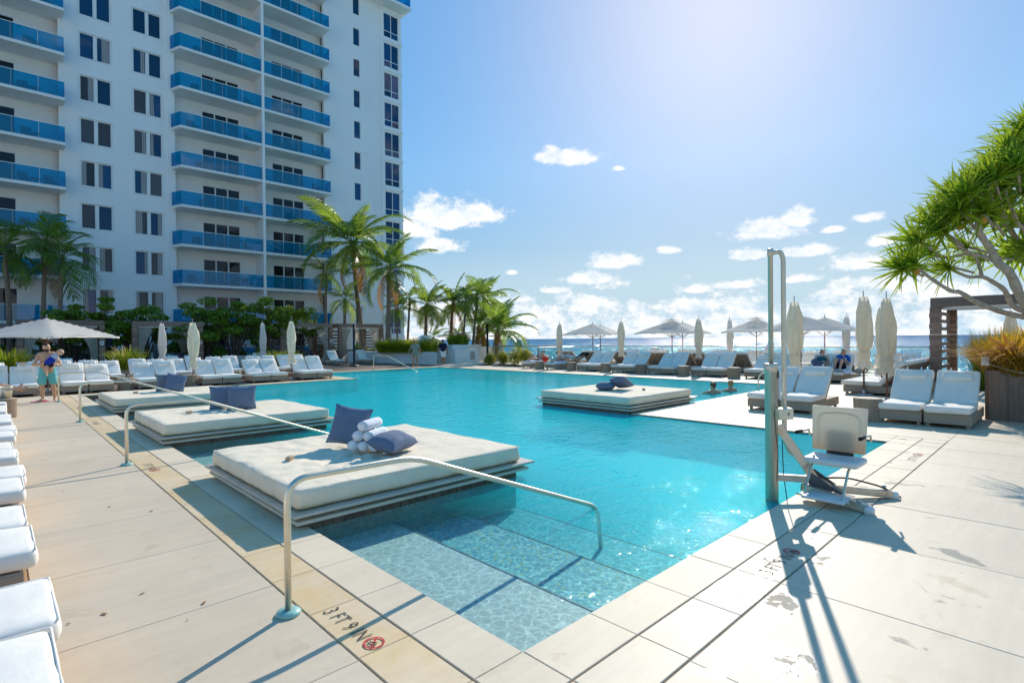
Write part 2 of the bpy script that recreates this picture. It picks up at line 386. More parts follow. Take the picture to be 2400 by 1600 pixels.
# --- plants
def leaf(name, a, b, trans=0.35, rough=0.4, scale=2.5):
    t = NT(name); v = t.coord('World'); n = t.noise(v, scale, 4, 0.7)
    g = t.n.new('ShaderNodeNewGeometry'); rp = g.outputs['Random Per Island']
    f = t.math('ADD', t.math('MULTIPLY', n, 0.55), t.math('MULTIPLY', rp, 0.5))
    c = t.ramp(f, [(0.2, a), (0.8, b)])
    p = t.pbr(c, rough, 0, None, 0.45); tr = t.node('ShaderNodeBsdfTranslucent', Color=t.mix(0.5, c, lerp3(b, 1.6)))
    m = t.node('ShaderNodeMixShader', Fac=trans); t.l.new(p, m.inputs[1]); t.l.new(tr.outputs[0], m.inputs[2])
    return t.shade(m.outputs[0])
leaf('frond_green', (0.06, 0.13, 0.018), (0.27, 0.36, 0.04), 0.58, 0.35)
leaf('frond_dark', (0.045, 0.115, 0.02), (0.20, 0.31, 0.04), 0.45, 0.35)
leaf('frond_dead', (0.20, 0.10, 0.03), (0.50, 0.26, 0.05), 0.4, 0.6)
leaf('shrub_leaf', (0.04, 0.11, 0.01), (0.26, 0.37, 0.025), 0.4, 0.35, 1.2)
leaf('hedge_leaf', (0.03, 0.10, 0.014), (0.16, 0.31, 0.03), 0.35, 0.4, 1.2)
leaf('pandan_leaf', (0.07, 0.17, 0.01), (0.38, 0.47, 0.03), 0.5, 0.3, 2.0)
leaf('grass_green', (0.09, 0.15, 0.01), (0.42, 0.46, 0.03), 0.5, 0.5)
leaf('grass_rust', (0.16, 0.12, 0.015), (0.50, 0.30, 0.03), 0.5, 0.5, 5)
leaf('plume', (0.50, 0.33, 0.17), (0.80, 0.60, 0.38), 0.5, 0.8); leaf('plume_rust', (0.5, 0.25, 0.10), (0.72, 0.42, 0.2), 0.5, 0.8)
leaf('bush_yellow', (0.10, 0.13, 0.01), (0.48, 0.42, 0.03), 0.45, 0.5)
simple('palm_trunk', (0.24, 0.17, 0.12), 0.9, 0.3, 9, 0.5, 25); simple('palm_crownshaft', (0.16, 0.24, 0.08), 0.6, 0.2); simple('coconut_fibre', (0.34, 0.20, 0.08), 0.9, 0.35, 12, 0.5, 30); simple('bark_grey', (0.44, 0.355, 0.27), 0.9, 0.3, 10, 0.6, 30); simple('bark_dark', (0.10, 0.075, 0.06), 0.9, 0.3); simple('soil', (0.05, 0.035, 0.025), 0.95, 0.3, 20); simple('pandan_fruit', (0.55, 0.26, 0.03), 0.6, 0.3)
simple('terracotta_tile', (0.17, 0.105, 0.07), 0.45, 0.3, 5, objvar=0.25); simple('fruit_orange', (0.8, 0.35, 0.02), 0.4); simple('dry_leaf', (0.30, 0.16, 0.07), 0.9, 0.3)
# ------------------------------------------------------------------ mesh helpers
class MB:
    def __init__(s): s.v, s.f, s.mi = [], [], []
    def add(s, verts, faces, mat=0):
        o = len(s.v); s.v.extend([tuple(p) for p in verts]); s.f.extend([tuple(i+o for i in f) for f in faces]); s.mi.extend([mat]*len(faces)); return s
    def box(s, x0, x1, y0, y1, z0, z1, M=None):
        v = [Vector((x, y, z)) for z in (z0, z1) for y in (y0, y1) for x in (x0, x1)]
        if M is not None: v = [M @ p for p in v]
        return s.add(v, [(0, 2, 3, 1), (4, 5, 7, 6), (0, 1, 5, 4), (1, 3, 7, 5), (3, 2, 6, 7), (2, 0, 4, 6)])
    def bev(s, x0, x1, y0, y1, z0, z1, b=0.01, M=None):
        """box with chamfered upper edges"""
        v = [Vector((x, y, z0)) for y in (y0, y1) for x in (x0, x1)]
        v += [Vector((x, y, z1-b)) for y in (y0, y1) for x in (x0, x1)]
        v += [Vector((x, y, z1)) for y in (y0+b, y1-b) for x in (x0+b, x1-b)]
        if M is not None: v = [M @ p for p in v]
        f = [(0, 2, 3, 1), (8, 9, 11, 10)]
        for a in (0, 4):
            f += [(a, a+1, a+5, a+4), (a+1, a+3, a+7, a+5), (a+3, a+2, a+6, a+7), (a+2, a, a+4, a+6)]
        return s.add(v, f)
    def rbox(s, x0, x1, y0, y1, z0, z1, r=0.05, n=(6, 6, 3), fn=None, M=None):
        """rounded box of gridded faces; fn(p) may displace each point"""
        lo, hi = Vector((x0, y0, z0)), Vector((x1, y1, z1)); idx = {}; V = []; F = []
        def lin(a, b, k):
            # denser near both ends so that the rounding shows
            out = [a, a+r*0.35, a+r] + [a+r+(b-a-2*r)*i/k for i in range(1, k)] + [b-r, b-r*0.35, b]
            return out
        L = [lin(lo[i], hi[i], n[i]) for i in range(3)]
        def vert(i, j, k):
            key = (i, j, k)
            if key not in idx:
                p = Vector((L[0][i], L[1][j], L[2][k]))
                q = Vector([min(max(p[a], lo[a]+r), hi[a]-r) for a in range(3)])
                d = p-q
                if d.length > 1e-9: p = q + d.normalized()*r
                if fn: p = fn(p)
                if M is not None: p = M @ p
                idx[key] = len(V); V.append(p)
            return idx[key]
        m = [len(l)-1 for l in L]
        for a in range(3):
            b, c = (a+1) % 3, (a+2) % 3
            for side in (0, m[a]):
                for i in range(m[b]):
                    for j in range(m[c]):
                        q = []
                        for (p, w) in ((i, j), (i+1, j), (i+1, j+1), (i, j+1)):
                            t_ = [0, 0, 0]; t_[a] = side; t_[b] = p; t_[c] = w; q.append(vert(*t_))
                        F.append(tuple(q) if side else tuple(q[::-1]))
        return s.add(V, F)
    def tube(s, path, rad, n=8, cap=True):
        P = [Vector(p) for p in path]; V = []; F = []
        rr = rad if isinstance(rad, (list, tuple)) else [rad]*len(P)
        t0 = (P[1]-P[0]).normalized()
        ref = Vector((0, 0, 1)) if abs(t0.z) < 0.9 else Vector((1, 0, 0))
        u = t0.cross(ref).normalized()
        for i, p in enumerate(P):
            t_ = (P[min(i+1, len(P)-1)] - P[max(i-1, 0)]).normalized()
            u = (u - t_*u.dot(t_)).normalized(); w = t_.cross(u)
            for k in range(n):
                a = 2*math.pi*k/n
                V.append(p + (u*math.cos(a)+w*math.sin(a))*rr[i])
        for i in range(len(P)-1):
            for k in range(n):
                F.append((i*n+k, i*n+(k+1) % n, (i+1)*n+(k+1) % n, (i+1)*n+k))
        if cap:
            F.append(tuple(range(n))[::-1]); F.append(tuple((len(P)-1)*n+k for k in range(n)))
        return s.add(V, F)
    def lathe(s, prof, n=24, fn=None, cx=0, cy=0, cap=True):
        V = []; F = []
        for (r, z) in prof:
            for k in range(n):
                a = 2*math.pi*k/n
                rr = r if fn is None else fn(r, z, a)
                V.append((cx+rr*math.cos(a), cy+rr*math.sin(a), z))
        m = len(prof)
        for i in range(m-1):
            for k in range(n):
                F.append((i*n+k, i*n+(k+1) % n, (i+1)*n+(k+1) % n, (i+1)*n+k))
        if cap:
            F.append(tuple(range(n))[::-1]); F.append(tuple((m-1)*n+k for k in range(n)))
        return s.add(V, F)
    def grid(s, nu, nv, fn):
        V = [fn(i/nu, j/nv) for j in range(nv+1) for i in range(nu+1)]
        F = [(j*(nu+1)+i, j*(nu+1)+i+1, (j+1)*(nu+1)+i+1, (j+1)*(nu+1)+i) for j in range(nv) for i in range(nu)]
        return s.add(V, F)
    def mesh(s, name, smooth=False, fixn=False):
        me = bpy.data.meshes.new(name); me.from_pydata(s.v, [], s.f)
        if smooth: me.polygons.foreach_set('use_smooth', [True]*len(me.polygons))
        me.update(); return me
    def build(s, name, mat, parent=None, smooth=False, loc=None, M=None):
        return obj(name, s.mesh(name, smooth), mat, parent, loc, M)

def obj(name, me, mat=None, parent=None, loc=None, M=None):
    o = bpy.data.objects.new(name, me); COL.objects.link(o)
    if mat and not me.materials: me.materials.append(MATS[mat])
    if parent: o.parent = parent
    if loc is not None: o.location = loc
    if M is not None: o.matrix_local = M
    return o
def tag(o, label=None, cat=None, group=None, kind=None):
    if label: o['label'] = label
    if cat: o['category'] = cat
    if group: o['group'] = group
    if kind: o['kind'] = kind
    return o
def thing(name, label, cat, loc=(0, 0, 0), rz=0.0, group=None, sc=1.0):
    o = bpy.data.objects.new(name, None); COL.objects.link(o); o.empty_display_size = 0.1
    o.location = loc; o.rotation_euler = (0, 0, rz); o.scale = (sc, sc, sc)
    return tag(o, label, cat, group)
def copy_tree(o, parent=None):
    c = o.copy(); COL.objects.link(c); c.parent = parent
    for ch in o.children: copy_tree(ch, c)
    return c
def place(proto, loc, rz=0.0, label=None, group=None, sc=None):
    c = copy_tree(proto); c.location = loc; c.rotation_euler = (0, 0, rz)
    if sc: c.scale = (sc, sc, sc)
    if label: c['label'] = label
    if group: c['group'] = group
    elif 'group' in c.keys(): del c['group']
    return c
def drop(o):
    for ch in list(o.children): drop(ch)
    bpy.data.objects.remove(o)
def struct(name, mb, mat, parent=None):
    o = mb.build(name, mat, parent)
    if not parent: o['kind'] = 'structure'
    return o
def vnoise(p, s=1.0, seed=0.0):
    from mathutils import noise as mn
    return mn.noise(Vector((p[0]*s+seed, p[1]*s+seed*1.7, p[2]*s-seed)))

# ------------------------------------------------------------------ ground, sea
t = NT('sea_water'); v = t.coord('World')
sx = t.n.new('ShaderNodeSeparateXYZ'); t.l.new(v, sx.inputs[0])
far = t.math('DIVIDE', t.math('LOGARITHM', t.math('MAXIMUM', sx.outputs['X'], 20.0), 10.0), 4.0)
c = t.ramp(far, [(0.42, (0.004, 0.33, 0.40)), (0.55, (0.006, 0.26, 0.37)), (0.75, (0.012, 0.17, 0.31)), (1.0, (0.025, 0.135, 0.28))])
w1 = t.noise(v, 0.35, 5, 0.62); w2 = t.noise(t.coord('World', (1, 0.45, 1)), 0.06, 5, 0.62)
nm = t.bump(w2, 0.6, 8.0, t.bump(w1, 0.8, 2.1))
df = t.node('ShaderNodeBsdfDiffuse', Color=c); gl = t.node('ShaderNodeBsdfGlossy', Color=(1, 1, 1), Roughness=0.17, Normal=nm)
m_ = t.node('ShaderNodeMixShader', Fac=0.13); t.l.new(df.outputs[0], m_.inputs[1]); t.l.new(gl.outputs[0], m_.inputs[2]); t.shade(m_.outputs[0])
struct('ground', MB().box(-600, 46, -900, 900, -9.2, -8.6), 'sand')
struct('sea', MB().add([(46, -40000, -9.0), (46000, -40000, -9.0), (46000, 40000, -9.0), (46, 40000, -9.0)], [(0, 1, 2, 3)]), 'sea_water')

# ------------------------------------------------------------------ the pool
WZ = -0.035
PX0, PX1, PX2, PX3 = 2.12, 10.65, 12.10, 20.70
PY0, PY1, PY2, PY3 = 2.15, 7.15, 23.0, 28.55
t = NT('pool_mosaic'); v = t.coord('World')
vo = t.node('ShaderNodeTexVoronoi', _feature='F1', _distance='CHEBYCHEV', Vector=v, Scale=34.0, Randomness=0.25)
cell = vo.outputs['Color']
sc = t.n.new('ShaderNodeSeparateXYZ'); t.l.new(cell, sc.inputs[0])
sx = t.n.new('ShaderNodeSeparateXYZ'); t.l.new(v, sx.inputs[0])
mos = t.ramp(sc.outputs[0], [(0.0, (0.20, 0.50, 0.55)), (0.35, (0.36, 0.66, 0.66)), (0.6, (0.62, 0.80, 0.76)), (0.78, (0.14, 0.42, 0.60)), (0.9, (0.80, 0.86, 0.78)), (0.965, (0.78, 0.62, 0.22))], 'CONSTANT')  # varied tile colours, whose speckle also stands in for caustic sparkle
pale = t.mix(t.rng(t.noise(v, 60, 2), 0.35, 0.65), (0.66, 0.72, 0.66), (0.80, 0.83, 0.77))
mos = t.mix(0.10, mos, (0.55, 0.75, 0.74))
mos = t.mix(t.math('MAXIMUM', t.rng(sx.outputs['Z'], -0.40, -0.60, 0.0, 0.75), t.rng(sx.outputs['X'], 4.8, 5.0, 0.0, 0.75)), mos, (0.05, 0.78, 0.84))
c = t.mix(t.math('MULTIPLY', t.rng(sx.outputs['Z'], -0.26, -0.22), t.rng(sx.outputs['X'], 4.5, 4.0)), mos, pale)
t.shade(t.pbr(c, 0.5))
simple('waterline_tile', (0.42, 0.42, 0.36), 0.4, 0.15, 4); simple('step_edge_tile', (0.22, 0.30, 0.30), 0.4)
FLOOR = -0.64
basin = MB()
basin.box(PX0-.3, PX3+.3, PY0-.3, PY3+.3, FLOOR-.3, FLOOR)
for (x0, x1, y0, y1) in ((PX0-.3, PX0, PY0-.3, PY2+.3), (PX0, PX1+.3, PY0-.3, PY0), (PX1, PX1+.3, PY0, PY1), (PX1+.3, PX3+.3, PY1-.3, PY1),
                         (PX3, PX3+.3, PY1, PY3+.3), (PX2-.3, PX3, PY3, PY3+.3), (PX2-.3, PX2, PY2, PY3), (PX0, PX2-.3, PY2, PY2+.3)):
    basin.box(x0, x1, y0, y1, FLOOR+.001, -0.052)
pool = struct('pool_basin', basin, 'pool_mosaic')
def step(x0, x1, y0, y1, z):
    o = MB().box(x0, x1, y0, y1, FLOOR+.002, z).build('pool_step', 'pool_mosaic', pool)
for (w, z) in ((0.95, -0.20), (1.92, -0.34), (2.85, -0.48)):
    step(PX0+.002, PX0+w, PY0+.002, PY2-.002, z)
    MB().box(PX0+w-.014, PX0+w+.004, PY0+.003, PY2-.003, z-.02, z+.004).build('step_nosing', 'step_edge_tile', pool)
for (w, z) in ((0.9, -0.20), (1.8, -0.34), (2.7, -0.48)):
    step(PX2+.002, PX3-.002, PY3-w, PY3-.002, z-.003)
# water: one closed body of slightly absorbing water under a rippled surface
t = NT('pool_water'); v = t.coord('World')
r1 = t.noise(t.coord('World', (1.0, 1.6, 1)), 3.4, 4, 0.55, 0.6); r2 = t.noise(t.coord('World', (1, 1, 1), (0, 0, 0.7)), 11, 3, 0.5, 0.4); r0 = t.noise(v, 0.8, 2)
h = t.math('ADD', t.math('MULTIPLY', r1, 0.6), t.math('MULTIPLY', r2, 0.22))
nm = t.bump(h, t.rng(r0, 0.35, 0.65, 0.40, 0.95), 0.05)
fr = t.math('MULTIPLY', t.schlick(0.02, nm), 0.52)       # wind ripples hide part of the grazing reflection
# caustic light net painted into the water's transparent colour
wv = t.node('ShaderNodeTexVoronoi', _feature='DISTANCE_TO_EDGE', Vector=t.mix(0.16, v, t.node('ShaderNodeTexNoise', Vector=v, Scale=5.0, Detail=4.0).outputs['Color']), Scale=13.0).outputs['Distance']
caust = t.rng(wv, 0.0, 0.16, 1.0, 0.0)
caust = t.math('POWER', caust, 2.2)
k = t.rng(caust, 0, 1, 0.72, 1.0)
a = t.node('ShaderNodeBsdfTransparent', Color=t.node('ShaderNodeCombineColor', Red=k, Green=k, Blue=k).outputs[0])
g = t.node('ShaderNodeBsdfGlossy', Color=(1, 1, 1), Roughness=0.03, Normal=nm)
# light scattered back by deep water, painted as a turquoise diffuse layer
sx = t.n.new('ShaderNodeSeparateXYZ'); t.l.new(v, sx.inputs[0])
df = t.node('ShaderNodeBsdfDiffuse', Color=(0.0, 0.82, 0.89))
m0 = t.node('ShaderNodeMixShader', Fac=t.rng(sx.outputs['X'], 3.3, 6.0, 0.0, 0.50)); t.l.new(a.outputs[0], m0.inputs[1]); t.l.new(df.outputs[0], m0.inputs[2])
m_ = t.node('ShaderNodeMixShader', Fac=fr); t.l.new(m0.outputs[0], m_.inputs[1]); t.l.new(g.outputs[0], m_.inputs[2])
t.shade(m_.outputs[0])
ab = t.node('ShaderNodeVolumeAbsorption', Color=(0.0, 0.94, 0.95), Density=0.55)
t.l.new(ab.outputs[0], t.out.inputs['Volume'])
e_ = 0.012
ring = [(PX0-e_, PY0-e_), (PX1+e_, PY0-e_), (PX1+e_, PY1-e_), (PX3+e_, PY1-e_), (PX3+e_, PY3+e_), (PX2-e_, PY3+e_), (PX2-e_, PY2+e_), (PX0-e_, PY2+e_)]
nn = len(ring)
water = MB().add([(x, y, WZ) for x, y in ring] + [(x, y, FLOOR-.05) for x, y in ring],
                 [tuple(range(nn)), tuple(range(nn, 2*nn))[::-1]] + [(i, i+nn, (i+1) % nn+nn, (i+1) % nn) for i in range(nn)])
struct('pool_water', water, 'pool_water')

# ------------------------------------------------------------------ deck
deck = MB()
for (x0, x1, y0, y1) in ((0.16, PX0, -4, PY2), (PX0, 34, -9, PY0), (PX1, 34, PY0, PY1), (PX3, 34, PY1, 46), (PX2, PX3, PY3, 46), (-14, PX2, PY2, 46), (-14, 0.16, -4, PY2), (-14, PX0, -9, -4)):
    deck.box(x0, x1, y0, y1, -0.6, -0.008)
deck = struct('pool_deck', deck, 'grout')
_slabs = {}
def slab(x0, x1, y0, y1, mat, name='stone_slab', gap=0.003, z=0.0):
    w, d = round(x1-x0, 3), round(y1-y0, 3)
    if w < 0.03 or d < 0.03: return
    key = (w, d, mat, name)
    if key not in _slabs:
        _slabs[key] = MB().bev(gap/2, w-gap/2, gap/2, d-gap/2, -0.05, 0.0, 0.004).mesh(name)
    return obj(name, _slabs[key], mat, deck, (x0, y0, z + random.uniform(-.0012, .0012)))
CW, BW = 0.355, 0.335        # coping and band widths
G1, G2 = 0.009, 0.010        # dark joints behind each
def strip(axis, fixed, sgn, a, b, first, wet=False):
    """coping and band along one pool edge; axis 'X' runs along X at Y=fixed; sgn: side of the deck"""
    cm, bm = 'coping_stone', ('band_stone_wet' if wet else 'band_stone')
    cuts = [a]; c = first
    while c < b-.05:
        if c > a+.05: cuts.append(c)
        c += 0.65
    cuts.append(b)
    for p, q in zip(cuts, cuts[1:]):
        for (o, w, m, nm) in ((0, CW, cm, 'coping_stone'), (CW+G1, BW-G1, bm, 'edge_tile')):
            lo, hi = (fixed+o, fixed+o+w) if sgn > 0 else (fixed-o-w, fixed-o)
            if axis == 'X': slab(p, q, lo, hi, m, nm)
            else: slab(lo, hi, p, q, m, nm)
SW = CW+BW+G2
strip('Y', PX0, -1, PY0, PY2, 2.74)
strip('X', PY0, -1, PX0, PX1, 2.72, True)
strip('Y', PX1, 1, PY0, PY1-SW, 2.8, True)
strip('X', PY1, -1, PX1, PX3, 11.3, True)
strip('Y', PX3, 1, PY1, PY3, 7.8)
strip('X', PY3, 1, PX2, PX3, 12.75)
strip('Y', PX2, -1, PY2+SW, PY3, 24.0)
strip('X', PY2, 1, PX0, PX2, 2.7)
def corner(x, y, sx_, sy_, wet=False):
    bm = 'band_stone_wet' if wet else 'band_stone'
    def q(a0, a1, b0, b1, m, nm):
        X = sorted((x+sx_*a0, x+sx_*a1)); Y = sorted((y+sy_*b0, y+sy_*b1)); slab(X[0], X[1], Y[0], Y[1], m, nm)
    q(0, CW, 0, CW, 'coping_stone', 'coping_stone')
    q(CW+G1, CW+BW, 0, CW, bm, 'edge_tile'); q(0, CW, CW+G1, CW+BW, bm, 'edge_tile'); q(CW+G1, CW+BW, CW+G1, CW+BW, bm, 'edge_tile')
corner(PX0, PY0, -1, -1); corner(PX1, PY0, 1, -1, True); corner(PX3, PY1, 1, -1); corner(PX3, PY3, 1, 1); corner(PX2, PY3, -1, 1); corner(PX0, PY2, -1, 1)
# big slabs
def cuts(a, b, first, st):
    out = [a]; c = first
    while c < b-.02:
        if c > a+.02: out.append(c)
        c += st
    return out + [b]
ys = cuts(-4, PY2+SW, 2.72-1.27*6, 1.27)
for p, q in zip(ys, ys[1:]): slab(0.16, PX0-SW, p, q, 'deck_stone')
xs = cuts(PX0-SW, 26, 2.70, 1.31)
for y0, y1 in ((-1.2, PY0-SW), (-3.9, -1.2), (-6.5, -3.9)):
    for p, q in zip(xs, xs[1:]): slab(p, q, y0, y1, 'deck_stone_wet')
xs2 = cuts(PX1+SW, 22, 12.6, 1.31)
for y0, y1 in ((PY0-SW, 3.9), (3.9, PY1-SW)):
    for p, q in zip(xs2, xs2[1:]): slab(p, q, y0, y1, 'deck_stone_wet')
for x0, x1 in ((PX3+SW, 24.0), (24.0, 26.6), (26.6, 29.2), (29.2, 31.8)):
    for p, q in zip(*(lambda c: (c, c[1:]))(cuts(PY1-SW-2.6 if x0 > 21.9 else PY1, 46, 8.3, 1.31))): slab(x0, x1, p, q, 'deck_stone')
# near boards under the loungers on the left edge
_pl = {}
for i in range(6):
    x1 = 0.155 - i*0.125
    yy = cuts(-4, PY2, 2.72-1.27*6 + (i % 2)*0.0, 1.27*2)
    for p, q in zip(yy, yy[1:]):
        k = round(q-p, 3)
        if k not in _pl: _pl[k] = MB().bev(0.003, 0.122, 0.004, k-0.004, -0.05, 0.0, 0.003).mesh('deck_plank')
        obj('deck_plank', _pl[k], 'deck_plank', deck, (x1-0.125, p, 0.002))
MB().box(-14, 0.155-6*0.125, -4, PY2, -0.007, 0.0).build('plank_field', 'deck_plank', deck)
# boards beyond the far edges, too fine to pick apart from here
fb = MB()
y = PY2+SW+.01
while y < 45.8:
    if y < PY3+SW-.12: fb.box(-14, PX2-SW-.01, y, y+.135, -0.007, 0.0)
    else: fb.box(-14, 22.4, y, y+.135, -0.007, 0.0)
    y += 0.145
f_ = fb.build('far_boards', 'far_deck_plank', deck); f_['kind'] = 'stuff'
# stencilled depth marks with the no-diving roundel
def text_mesh(body, size):
    cu = bpy.data.curves.new('lettering', 'FONT'); cu.body = body; cu.size = size; cu.align_x = 'LEFT'; cu.space_character = 1.1; cu.offset = -0.0014
    o = bpy.data.objects.new('lettering', cu); COL.objects.link(o)
    bpy.context.view_layer.update()
    me = bpy.data.meshes.new_from_object(o.evaluated_get(bpy.context.evaluated_depsgraph_get()))
    bpy.data.objects.remove(o); return me
_txt = text_mesh('3 FT 9 IN', 0.150)
_w = max(v_.co.x for v_ in _txt.vertices)
for v_ in _txt.vertices: v_.co.x *= 0.47/_w
_w = 0.47
def roundel():
    ringm = MB(); n = 28; V = []; F = []
    for k in range(n):
        a = 2*math.pi*k/n
        V += [(math.cos(a)*.062, math.sin(a)*.062, 0), (math.cos(a)*.05, math.sin(a)*.05, 0)]
    F = [(2*k, 2*((k+1) % n), 2*((k+1) % n)+1, 2*k+1) for k in range(n)]
    ringm.add(V, F)
    ringm.box(-.055, .055, -.006, .006, -.0003, .0003, Matrix.Rotation(R(-45), 4, 'Z'))
    fig = MB()
    fig.box(-.03, .02, -.006, .006, .0006, .0010, Matrix.Rotation(R(30), 4, 'Z')); fig.box(-.005, .035, -.004, .004, .0006, .0010, Matrix.Rotation(R(-20), 4, 'Z')); fig.box(-.03, .03, -.03, -.022, .0006, .0010)
    return ringm.mesh('roundel_ring'), fig.mesh('roundel_figure')
_rg, _fg = roundel()
def marking(x, y, rz, mat='paint_black'):
    o = obj('depth_marking', _txt, mat, deck, (x, y, 0.0045)); o.rotation_euler = (0, 0, rz)
    c, s_ = math.cos(rz), math.sin(rz); d_ = _w + .088; h_ = 0.058
    for me, m, n_ in ((_rg, 'paint_red', 'roundel_ring'), (_fg, 'paint_black', 'roundel_figure')):
        q = obj(n_, me, m, deck, (x + c*d_ - s_*h_, y + s_*d_ + c*h_, 0.0045)); q.rotation_euler = (0, 0, rz)
marking(1.505, 3.37, R(-90))
marking(1.505, 9.30, R(-90)); marking(1.505, 15.2, R(-90))
marking(4.10, 1.545, 0.0); marking(9.2, 1.545, 0.0)
# ------------------------------------------------------------------ the hotel tower
YB, YW, YD = 48.0, 49.3, 50.0          # balcony fronts, wall plane, door wall
FH, Z0 = 3.07, 3.08                    # storey height, underside of the lowest slab
NF = 14
hotel = thing('hotel_tower', 'white hotel tower with rows of blue glass balconies behind the cabanas', 'building', (10, 56, -8.6))
HO = Vector((10, 56, -8.6))
def hpart(mb, name, mat, parent=None, smooth=False):
    mb.v = [(x-HO.x, y-HO.y, z-HO.z) for x, y, z in mb.v]
    return mb.build(name, mat, parent or hotel, smooth)
TOPZ = Z0 + FH*NF + 0.4
def wall_with_holes(x0, x1, z0, z1, y, holes, thick, name):
    """flat wall at Y=y facing the pool with rectangular openings"""
    xs = sorted({x0, x1, *[h[0] for h in holes], *[h[1] for h in holes]}); zs = sorted({z0, z1, *[h[2] for h in holes], *[h[3] for h in holes]})
    mb = MB()
    for i in range(len(xs)-1):
        run = None
        for k in range(len(zs)-1):
            cx, cz = (xs[i]+xs[i+1])/2, (zs[k]+zs[k+1])/2
            hole = any(h[0] < cx < h[1] and h[2] < cz < h[3] for h in holes)
            if hole:
                if run is not None: mb.box(xs[i], xs[i+1], y, y+thick, run, zs[k]); run = None
            elif run is None: run = zs[k]
        if run is not None: mb.box(xs[i], xs[i+1], y, y+thick, run, z1)
    return hpart(mb, name, 'stucco_white')
holesA, holesB, holesC = [], [], []
wins = []
for k in range(-3, NF):
    zb = Z0 + FH*k
    for x0 in (4.41, 7.60):
        holesA.append((x0+.10, x0+1.96, zb+.77, zb+2.60)); wins.append((x0+.10, x0+1.96, zb+.77, zb+2.60, 'pair', k))
    holesB.append((25.83, 26.55, zb+.32, zb+2.05)); wins.append((25.83, 26.55, zb+.32, zb+2.05, 'slot', k))
    holesC.append((29.18, 30.96, zb-.68, zb+1.82)); wins.append((29.18, 30.96, zb-.68, zb+1.82, 'bay', k))
wall_with_holes(3.35, 9.95, -8.6, TOPZ, YW, holesA, 0.35, 'wall')
wall_with_holes(22.75, 28.85, -8.6, TOPZ, YW, holesB, 0.35, 'wall')
wall_with_holes(28.85, 31.28, -8.6, TOPZ, YW-.12, holesC, 0.35, 'wall')
hpart(MB().box(9.95, 10.40, YW-.10, YW+.9, -8.6, TOPZ), 'pilaster', 'stucco_white')
hpart(MB().box(-14, 31.2, YW+1.2, 66, -8.6, TOPZ), 'core_wall', 'stucco_white')
hpart(MB().box(3.4, 9.9, YW+.36, YW+1.2, -8.6, TOPZ), 'room_back', 'room_dark')
hpart(MB().box(22.8, 31.1, YW+.36, YW+1.2, -8.6, TOPZ), 'room_back', 'room_dark')
hpart(MB().box(16.64, 16.84, YB-.02, YW+1.2, -8.6, TOPZ), 'fin_wall', 'stucco_white')
_sill = 0
for (x0, x1, z0, z1, kind, k) in wins:
    y = YW if kind != 'bay' else YW-.12
    fr = MB()
    b = 0.07 if kind != 'slot' else 0.05
    yf = y+.06
    if kind == 'pair':
        fr.box(x0-.10, x1+.10, y-.025, y-.002, z1, z1+.07)            # hood
        fr.box(x0-.10, x0, y-.022, y-.003, z0-.08, z1); fr.box(x1, x1+.10, y-.022, y-.003, z0-.08, z1); fr.box(x0, x1, y-.022, y-.003, z0-.08, z0)
    fr.box(x0, x0+b, yf, yf+.1, z0, z1); fr.box(x1-b, x1, yf, yf+.1, z0, z1); fr.box(x0+b, x1-b, yf, yf+.1, z0, z0+b); fr.box(x0+b, x1-b, yf, yf+.1, z1-b, z1)
    xm = (x0+x1)/2
    panes = []
    if kind == 'pair':
        fr.box(xm-.115, xm+.115, yf-.04, yf+.1, z0+b, z1-b); panes = [(x0+b, xm-.115, z0+b, z1-b), (xm+.115, x1-b, z0+b, z1-b)]
    elif kind == 'slot': panes = [(x0+b, x1-b, z0+b, z1-b)]
    else:
        zt = z0+.66; fr.box(xm-.035, xm+.035, yf, yf+.1, z0+b, z1-b); fr.box(x0+b, xm-.035, yf, yf+.1, zt-.03, zt+.03); fr.box(xm+.035, x1-b, yf, yf+.1, zt-.03, zt+.03)
        panes = [(a, c_, d_, e2) for (a, c_) in ((x0+b, xm-.035), (xm+.035, x1-b)) for (d_, e2) in ((z0+b, zt-.03), (zt+.03, z1-b))]
    w = hpart(fr, 'window', 'frame_white')
    for (a, c_, d_, e2) in panes:
        grey = kind == 'pair' and k < 6 and random.random() < .62
        tilt = random.uniform(-.006, .006)
        p = MB().add([(a-HO.x, yf+.05+tilt-HO.y, d_-HO.z), (c_-HO.x, yf+.05-tilt-HO.y, d_-HO.z), (c_-HO.x, yf+.05-tilt-HO.y, e2-HO.z), (a-HO.x, yf+.05+tilt-HO.y, e2-HO.z)], [(0, 1, 2, 3)])
        if kind == 'pair' and k < 7 and random.random() < .7:
            wd = (c_-a)*random.uniform(.25, .7); q0 = a if random.random() < .5 else c_-wd
            cv = MB().add([(q0-HO.x, yf+.038-HO.y, d_-HO.z), (q0+wd-HO.x, yf+.038-HO.y, d_-HO.z), (q0+wd*random.uniform(.8, 1)-HO.x, yf+.038-HO.y, e2-HO.z), (q0-HO.x, yf+.038-HO.y, e2-HO.z)], [(0, 1, 2, 3)])
            cv.build('room_curtain', 'window_curtain', w)
        p.build('pane', {'pair': 'window_pane_grey' if grey else 'window_pane', 'slot': 'window_pane', 'bay': 'bay_pane'}[kind], w)
# bay spandrels stand proud
for k in range(-3, NF):
    zb = Z0+FH*k; hpart(MB().box(29.0, 31.34, YW-.2, YW-.121, zb+1.98, zb+2.22), 'bay_ledge', 'stucco_white')
